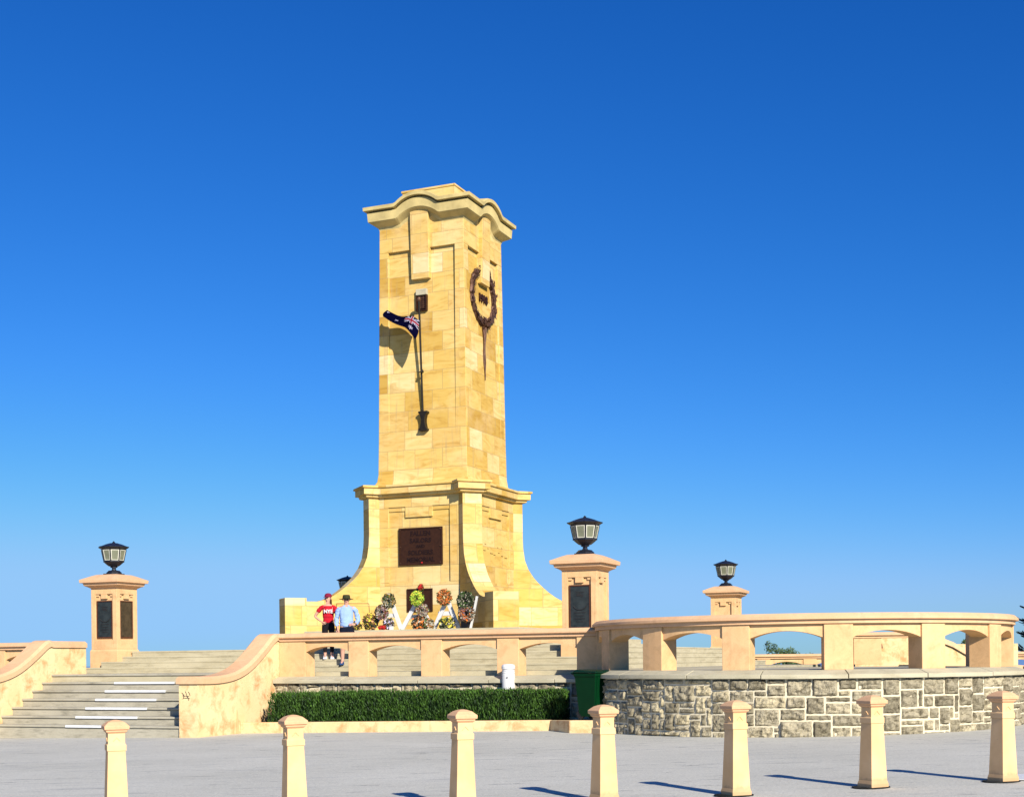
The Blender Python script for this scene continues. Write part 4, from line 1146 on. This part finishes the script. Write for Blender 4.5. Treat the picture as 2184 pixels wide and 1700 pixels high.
T = {'a': (c+Vector((0, 0, .235))-f*.022, (.084, .088)), 'b': (c+Vector((0, 0, .16))-f*.05, (.078, .06)), 'c': (c+Vector((.02, .0, .06))-f*.075, (.045, .04)), 'd': (c+Vector((.035, 0, -.07))-f*.09, (.030, .025))}
skin_obj('hair', T, [('a', 'b'), ('b', 'c'), ('c', 'd')], HAIR, wm, 2)
b = MB(); cc = c+Vector((0, 0, .225))-f*.006
b.lathe([(.090, 0), (.092, .02), (.088, .05), (.070, .08), (.035, .097), (.001, .10)], 18, cc.x, cc.y, 0, 0); b.v = [(x, y, z+cc.z) for x, y, z in b.v]
r_ = Vector((math.cos(hy), math.sin(hy), 0)); k = b.pts([cc+f*.08-r_*.07+Vector((0, 0, .012)), cc+f*.165-r_*.045+Vector((0, 0, -.004)), cc+f*.165+r_*.045+Vector((0, 0, -.004)), cc+f*.08+r_*.07+Vector((0, 0, .012)), cc+f*.07-r_*.07+Vector((0, 0, .002)), cc+f*.165-r_*.045+Vector((0, 0, -.012)), cc+f*.165+r_*.045+Vector((0, 0, -.012)), cc+f*.07+r_*.07+Vector((0, 0, .002))])
b.face((k, k+1, k+2, k+3)); b.face((k+7, k+6, k+5, k+4)); b.face((k+1, k+5, k+6, k+2)); b.face((k, k+4, k+5, k+1)); b.face((k+2, k+6, k+7, k+3))
b.build('cap', CAPM, wm, smooth=False)
text_obj('shirt_print', 'NYE', .125, WHITE, wm, (.0, -.128, 1.19), 0, .012, .004, .95)
# man
mn = place_person('person', 740, -8.76, 1.55, 'man in light blue shirt and dark brimmed hat standing next to the woman in red')
N = {}; E = []
N['pel'] = ((0, 0, .95), (.145, .11)); N['waist'] = ((0, -.01, 1.08), (.145, .11)); N['chest'] = ((0, .0, 1.27), (.16, .11)); N['sh'] = ((0, .01, 1.41), (.12, .08))
E += [('pel', 'waist'), ('waist', 'chest'), ('chest', 'sh'), ('sh', 'neck')]
head(N, E, (0, .0, 1.425), fr=1.0)
for sg, nm in ((-1, 'l'), (1, 'r')):
    fx = sg*(.11 if sg < 0 else .20)
    N[nm+'hip'] = ((sg*.09, 0, .89), (.095, .10)); N[nm+'kn'] = ((fx*.85, -.02, .50), (.06, .062)); N[nm+'cf'] = ((fx*.95, .02, .36), (.055, .06)); N[nm+'an'] = ((fx, .02, .10), (.036, .04)); N[nm+'toe'] = ((fx-.03, -.15, .035), (.036, .026))
    E += [('pel', nm+'hip'), (nm+'hip', nm+'kn'), (nm+'kn', nm+'cf'), (nm+'cf', nm+'an'), (nm+'an', nm+'toe')]
N['la'] = ((-.20, .01, 1.385), (.056, .056)); N['lel'] = ((-.255, .05, 1.09), (.042, .042)); N['lw'] = ((-.215, -.03, .90), (.028, .025)); E += [('sh', 'la'), ('la', 'lel'), ('lel', 'lw')]
hand(N, E, 'lw', (-.215, -.03, .90), (.25, -.15, -1), 1, .5, 'L')
N['ra'] = ((.20, .01, 1.385), (.056, .056)); N['rel'] = ((.285, .03, 1.10), (.042, .042)); N['rw'] = ((.19, -.14, .975), (.028, .025)); E += [('sh', 'ra'), ('ra', 'rel'), ('rel', 'rw')]
hand(N, E, 'rw', (.19, -.14, .975), (-.9, -.15, .1), 1, .6, 'R')
skin_obj('body', N, E, SKIN, mn, 2, 'pel')
T = {'hem': ((0, -.01, .90), (.172, .135)), 'hm2': ((0, -.01, .99), (.178, .14)), 'w': ((0, -.01, 1.09), (.178, .142)), 'c': ((0, .0, 1.26), (.182, .135)), 's': ((0, .01, 1.40), (.135, .092)), 'n': ((0, .01, 1.45), (.07, .062)),
     'a1': ((-.20, .01, 1.385), (.072, .07)), 'a2': ((-.258, .05, 1.09), (.062, .06)), 'a3': ((-.225, -.01, .945), (.047, .045)), 'b1': ((.20, .01, 1.385), (.072, .07)), 'b2': ((.29, .03, 1.10), (.066, .062)), 'b3': ((.225, -.09, 1.0), (.05, .045))}
shr = skin_obj('shirt', T, [('hem', 'hm2'), ('hm2', 'w'), ('w', 'c'), ('c', 's'), ('s', 'n'), ('s', 'a1'), ('a1', 'a2'), ('a2', 'a3'), ('s', 'b1'), ('b1', 'b2'), ('b2', 'b3')], SHIRT, mn, 3, 'c'); rumple(shr, .016, 8)
for sg in (-1, 1):
    b = MB(); b.hexa([(sg*.075-.03, -.10, 1.40), (sg*.075+.03, -.10, 1.40), (sg*.075+.03, -.075, 1.43), (sg*.075-.03, -.075, 1.43)], [(sg*.045-.02, -.075, 1.465), (sg*.045+.02, -.075, 1.465), (sg*.045+.02, -.05, 1.475), (sg*.045-.02, -.05, 1.475)]); b.build('collar', SHIRT, mn, bevel=.004)
T = {'pt': ((0, 0, 1.02), (.15, .115)), 'p': ((0, 0, .92), (.158, .122)), 'lh': ((-.09, 0, .84), (.105, .11)), 'lk': ((-.10, -.02, .52), (.085, .088)), 'rh': ((.09, 0, .84), (.105, .11)), 'rk': ((.165, -.02, .52), (.085, .088))}
skin_obj('shorts', T, [('pt', 'p'), ('p', 'lh'), ('lh', 'lk'), ('p', 'rh'), ('rh', 'rk')], NAVYC, mn, 2, 'p')
for x in (-.115, .185):
    b = MB(); b.loft([[(x-.045, .085, .0), (x+.045, .085, .0), (x+.035, -.19, .0), (x-.065, -.19, .0)][::-1], [(x-.048, .09, .028), (x+.048, .09, .028), (x+.037, -.195, .025), (x-.067, -.195, .025)][::-1], [(x-.038, .075, .11), (x+.038, .075, .11), (x+.025, -.035, .10), (x-.04, -.035, .10)][::-1]]); b.build('shoe', SHOE_B, mn, bevel=.012)
face_parts(mn, (0, 0, 1.425), 0, True, (.5, .22, .17))
c = Vector((0, 0, 1.425)); b = MB(); cz = c.z+.205
b.lathe([(.092, cz), (.175, cz-.012), (.178, cz-.004), (.098, cz+.010), (.090, cz+.065), (.082, cz+.095), (.05, cz+.10), (.001, cz+.092)], 22, 0, .005, 0, 0, 1, 1.02); b.build('hat', HATM, mn)
T = {'a': (c+Vector((0, .03, .21)), (.082, .075)), 'b': (c+Vector((0, .05, .14)), (.07, .05))}
skin_obj('hair', T, [('a', 'b')], HAIR, mn, 2)
b = MB(); b.tube([(.205, -.125, .985), (.225, -.10, .995)], .034, 12); b.build('wristwatch', RUBBER, mn)

# ------------------------------------------------------------------ behind the bastion: far balustrade, far stair walls, trees
def far_map(x0, y0, ang):
    c, s_ = math.cos(ang), math.sin(ang)
    return lambda s2, d, z: (x0+s2*c-d*s_, y0+s2*s_+d*c, z)
fm = far_map(8.6, 59.0, R(-3)); t = empty('far_balustrade', (8.6, 59, .72))
el = []; s_ = 0
while s_ < 15: el += [('p', s_, s_+.56), ('a', s_+.56, s_+1.97)]; s_ += 1.97
el.append(('p', s_, s_+.56))
balustrade('far', 'distant cream balustrade seen low through the arches of the curved one', fm, .72, el, 0, s_+.56, 99, t, (8.6, 59, .72))
b = MB(); b.box(8, 26, 58.5, 59.4, -1.2, .70); b2 = b.build('far_terrace_wall', COPE, rot=0); tag(b2, 'distant low stone wall under the far balustrade', 'wall')
# far pier with its handrail
t = empty('garden_balustrade', (12, 46, ZC)); fm2 = far_map(10.6, 46.2, R(-5))
balustrade('garden', 'short length of balustrade with broad pier seen through the third arch', fm2, ZC, [('p', .94, 1.86), ('p', 0, .2)], 0, 2.85, 99, t, (12, 46, ZC))
b = MB(); b.box(12.2, 14.3, 48.6, 49.2, .8, 2.34)
gwall = b.build('garden_wall', CREAM_OLD, bevel=.01); tag(gwall, 'sunlit weathered wall with two small brown bell-shaped marks behind the garden balustrade', 'wall')
for x in (12.72, 13.12):  # two dark brown bell-shaped pieces, slightly proud of the wall face
    b = MB(); pr = [(-.06, 0), (.07, .03), (.05, .16), (.02, .21), (-.03, .22), (-.06, .19)]
    k = b.pts([(x+px, 48.595, 1.98+pz-.08) for px, pz in pr]+[(x+px, 48.65, 1.98+pz-.08) for px, pz in pr]); n = 6
    b.face([k+i for i in range(n)]); b.face([k+n+i for i in range(n)][::-1])
    for i in range(n): b.face((k+i, k+n+i, k+n+(i+1) % n, k+(i+1) % n))
    b.build('bell_mark', FRAME_BR, gwall)
# far curved stair wall (sloping cap) seen through the fourth arch
t = empty('far_stair_wall', (14.0, 46.5, .3)); tag(t, 'distant sloping stair wall seen through the fourth arch', 'stair wall')
pts = [(14.2, 2.12), (14.5, 2.08), (14.9, 1.92), (15.3, 1.68), (15.8, 1.40), (16.4, 1.2), (17.4, 1.1)]
b = MB(); b.box(14.3, 17.4, 47.0, 47.4, .3, 2.03); b.build('rear_wall', CREAM_OLD, t, origin=(14, 46.5, .3))
b = MB(); poly = [(14.2, .3)]+pts+[(17.4, .3)]; n = len(poly); k = b.pts([(x, 46.2, z) for x, z in poly]+[(x, 46.75, z) for x, z in poly])
b.face([k+i for i in range(n)][::-1]); b.face([k+n+i for i in range(n)])
for i in range(n): b.face((k+i, k+(i+1) % n, k+n+(i+1) % n, k+n+i))
o = b.build('wall', CREAM_OLD, t, origin=(14, 46.5, .3)); bm = bmesh.new(); bm.from_mesh(o.data); bmesh.ops.recalc_face_normals(bm, faces=bm.faces); bm.to_mesh(o.data); bm.free()
b = MB(); b.loft([[(x, 46.12, z+.001), (x, 46.83, z+.001), (x+.03, 46.75, z+.17), (x+.03, 46.2, z+.17)] for x, z in pts][::-1]); b.build('cap', CREAM_RAIL, t, origin=(14, 46.5, .3))

def tree(name, label, x, y, zb, h, r, seed, n=2600, group='trees behind the memorial', lean=0):
    rr = random.Random(seed); t = empty(name, (x, y, zb)); tag(t, label, 'tree', group)
    b = MB(); b.tube([(0, 0, -.5), (.05, 0, h*.3), (-.05, .1, h*.6)], [.16, .12, .06], 8)
    cl = []
    for i in range(26):
        a_ = rr.uniform(0, 6.28); e = rr.uniform(-.3, 1); v = Vector((math.cos(a_)*math.sqrt(1-e*e*.9), math.sin(a_)*math.sqrt(1-e*e*.9), e))
        c_ = Vector((0, 0, h-r*.9))+Vector((v.x*r*.85, v.y*r*.85, v.z*r*.75))*rr.uniform(.55, 1.05); cl.append((c_, rr.uniform(.16, .32)*r))
        if i % 3 == 0: b.tube([(0, 0, h*.35), ((c_.x)*.5, c_.y*.5, (h*.35+c_.z)/2+.1), tuple(c_)], [.07, .04, .015], 5)
    b.build('trunk', BARK, t)
    b = MB()
    for i in range(n):
        c_, rad_ = rr.choice(cl); v = Vector((rr.gauss(0, 1), rr.gauss(0, 1), rr.gauss(0, 1))).normalized()*rad_*rr.uniform(.5, 1.05)
        d_ = Vector((rr.uniform(-1, 1), rr.uniform(-1, 1), rr.uniform(-.3, 1))).normalized(); w_ = d_.orthogonal().normalized()
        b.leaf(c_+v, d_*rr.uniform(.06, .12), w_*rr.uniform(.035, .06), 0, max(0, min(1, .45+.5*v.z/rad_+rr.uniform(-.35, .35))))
    b.build('crown', TREE_L, t, tone=True)
    return t
def TX(u, Y): return (u-1092)/FPX*Y
tree('leafy_tree', 'rounded green tree top beyond the far balustrade, the larger of two', TX(1660, 84), 84, -3.2, 5.75, 1.6, 21)
tree('leafy_tree', 'smaller green tree top just right of the larger one beyond the far balustrade', TX(1706, 86), 86, -3.4, 5.45, 1.05, 22, 1600)
tree('leafy_tree', 'low green tree seen under the handrail of the far balustrade', TX(1634, 78), 78, -3.0, 4.45, 1.6, 23, 1800)
tree('leafy_tree', 'dark tree top seen through the fourth arch above the stair wall', TX(2080, 75), 75, -3, 5.75, .75, 24, 900)
tree('leafy_tree', 'grey green shrubby tree at the right end under the far handrail', TX(1748, 80), 80, -3.0, 4.3, 1.3, 25, 1500)

# Norfolk pine at the right edge
t = empty('norfolk_pine', (TX(2278, 62), 62, -2.5)); tag(t, 'dark tiered pine whose branch tips reach in at the right edge', 'tree')
b = MB(); b.tube([(0, 0, -1), (0, 0, 6), (.05, 0, 12)], [.3, .2, .04], 9)
f = MB(); rr = random.Random(8)
z = 1.5
while z < 11.6:
    L = 2.35*(1-(z-1.5)/11.5)+.35; nb = 7; a0 = rr.uniform(0, 1)
    for k in range(nb):
        a_ = a0+2*math.pi*k/nb; dv = Vector((math.cos(a_), math.sin(a_), 0)); l = L*rr.uniform(.85, 1.08)
        P = [Vector((0, 0, z))+dv*(l*g)+Vector((0, 0, -.10*l*math.sin(g*3.14)+.22*l*g*g)) for g in [i/8 for i in range(9)]]
        b.tube(P, [.035*(1-.1*i) for i in range(9)], 4)
        for i in range(2, 9):
            for sg in (-1, 0, 1):
                for m in range(7):
                    sd = dv.cross(Vector((0, 0, 1)))*sg; q = P[i]+sd*(m*.085)*(1.3-i/9)+dv*(.05*m)+Vector((0, 0, .025*m))
                    f.leaf(q, (dv*.6+sd+Vector((0, 0, .55))).normalized()*.14, dv.cross(Vector((0, 0, 1))).normalized()*.07 + Vector((0, 0, .03)), 0, rr.random())
    z += .62
b.build('trunk', BARK, t); f.build('crown', PINE_L, t, tone=True)

# the whole tower group stands a little further up the hill than the balustrades
KT = 1.056
far = ('terrace_steps', 'tower_podium', 'memorial_tower', 'bronze_wreath', 'flagpole', 'flag', 'lamp_pillar', 'lantern', 'wreath_easel', 'flower_wreath', 'flower_pile',
       'bouquet', 'poppy_posy', 'red_flower', 'paper_poppy', 'candle_box', 'display_board', 'wire_frame', 'person')
for o in D.objects:
    if o.parent is None and o.name.split('.')[0] in far:
        o.location = Vector((0, 0, EYE)) + (o.location-Vector((0, 0, EYE)))*KT
        o.scale = (KT, KT, KT)

# ------------------------------------------------------------------ light and camera
SUN_AZ, SUN_EL = 24.0, 28.0
w = D.worlds.new('World'); scn.world = w; w.use_nodes = True
nt = w.node_tree; bg = nt.nodes['Background']
sky = nt.nodes.new('ShaderNodeTexSky'); sky.sky_type = 'NISHITA'; sky.sun_disc = False
sky.sun_elevation = R(SUN_EL); sky.sun_rotation = R(180-SUN_AZ); sky.air_density = 1.0; sky.dust_density = .15; sky.ozone_density = 6.0; sky.altitude = 0
# deep, saturated camera rendition of the clear sky: each channel of the daylight model gets its own contrast
sep = nt.nodes.new('ShaderNodeSeparateColor'); comb = nt.nodes.new('ShaderNodeCombineColor'); nt.links.new(sky.outputs[0], sep.inputs[0])
for i, (g_, m_) in enumerate(((2.05, .62), (1.25, .56), (1.0, .83))):
    k0 = .12*1.2746
    pw = nt.nodes.new('ShaderNodeMath'); pw.operation = 'POWER'; pw.inputs[1].default_value = g_
    ml = nt.nodes.new('ShaderNodeMath'); ml.operation = 'MULTIPLY'; ml.inputs[1].default_value = m_*k0**g_/1.2746/.12
    nt.links.new(sep.outputs[i], pw.inputs[0]); nt.links.new(pw.outputs[0], ml.inputs[0])
    cp = nt.nodes.new('ShaderNodeMath'); cp.operation = 'SMOOTH_MIN'; cp.inputs[1].default_value = (.30, .58, .95)[i]/1.2746/.12; cp.inputs[2].default_value = (.16, .2, .1)[i]/1.2746/.12
    nt.links.new(ml.outputs[0], cp.inputs[0]); nt.links.new(cp.outputs[0], comb.inputs[i])
nt.links.new(comb.outputs[0], bg.inputs[0]); bg.inputs[1].default_value = .12
sd = Vector((math.sin(R(SUN_AZ))*math.cos(R(SUN_EL)), -math.cos(R(SUN_AZ))*math.cos(R(SUN_EL)), math.sin(R(SUN_EL))))
L = D.lights.new('sun', 'SUN'); L.energy = 5; L.angle = R(.5); L.color = (1, .95, .86)
lo = D.objects.new('sun', L); COL.objects.link(lo); lo.rotation_euler = sd.to_track_quat('Z', 'Y').to_euler(); lo.location = (10, -20, 30)
cam = D.cameras.new('camera'); co = D.objects.new('camera', cam); COL.objects.link(co)
cam.sensor_width = 36; cam.lens = FPX/2184*36; cam.shift_y = 560/2184; cam.clip_end = 100000; cam.clip_start = .1
cr, sr = math.cos(ROLL), math.sin(ROLL)
co.matrix_world = Matrix(((cr, sr, 0, 0), (0, 0, -1, 0), (-sr, cr, 0, EYE), (0, 0, 0, 1)))
scn.camera = co
scn.view_settings.view_transform = 'Standard'; scn.view_settings.look = 'None'; scn.view_settings.exposure = .35; scn.view_settings.gamma = 1
scn.cycles.max_bounces = 6; scn.cycles.diffuse_bounces = 1
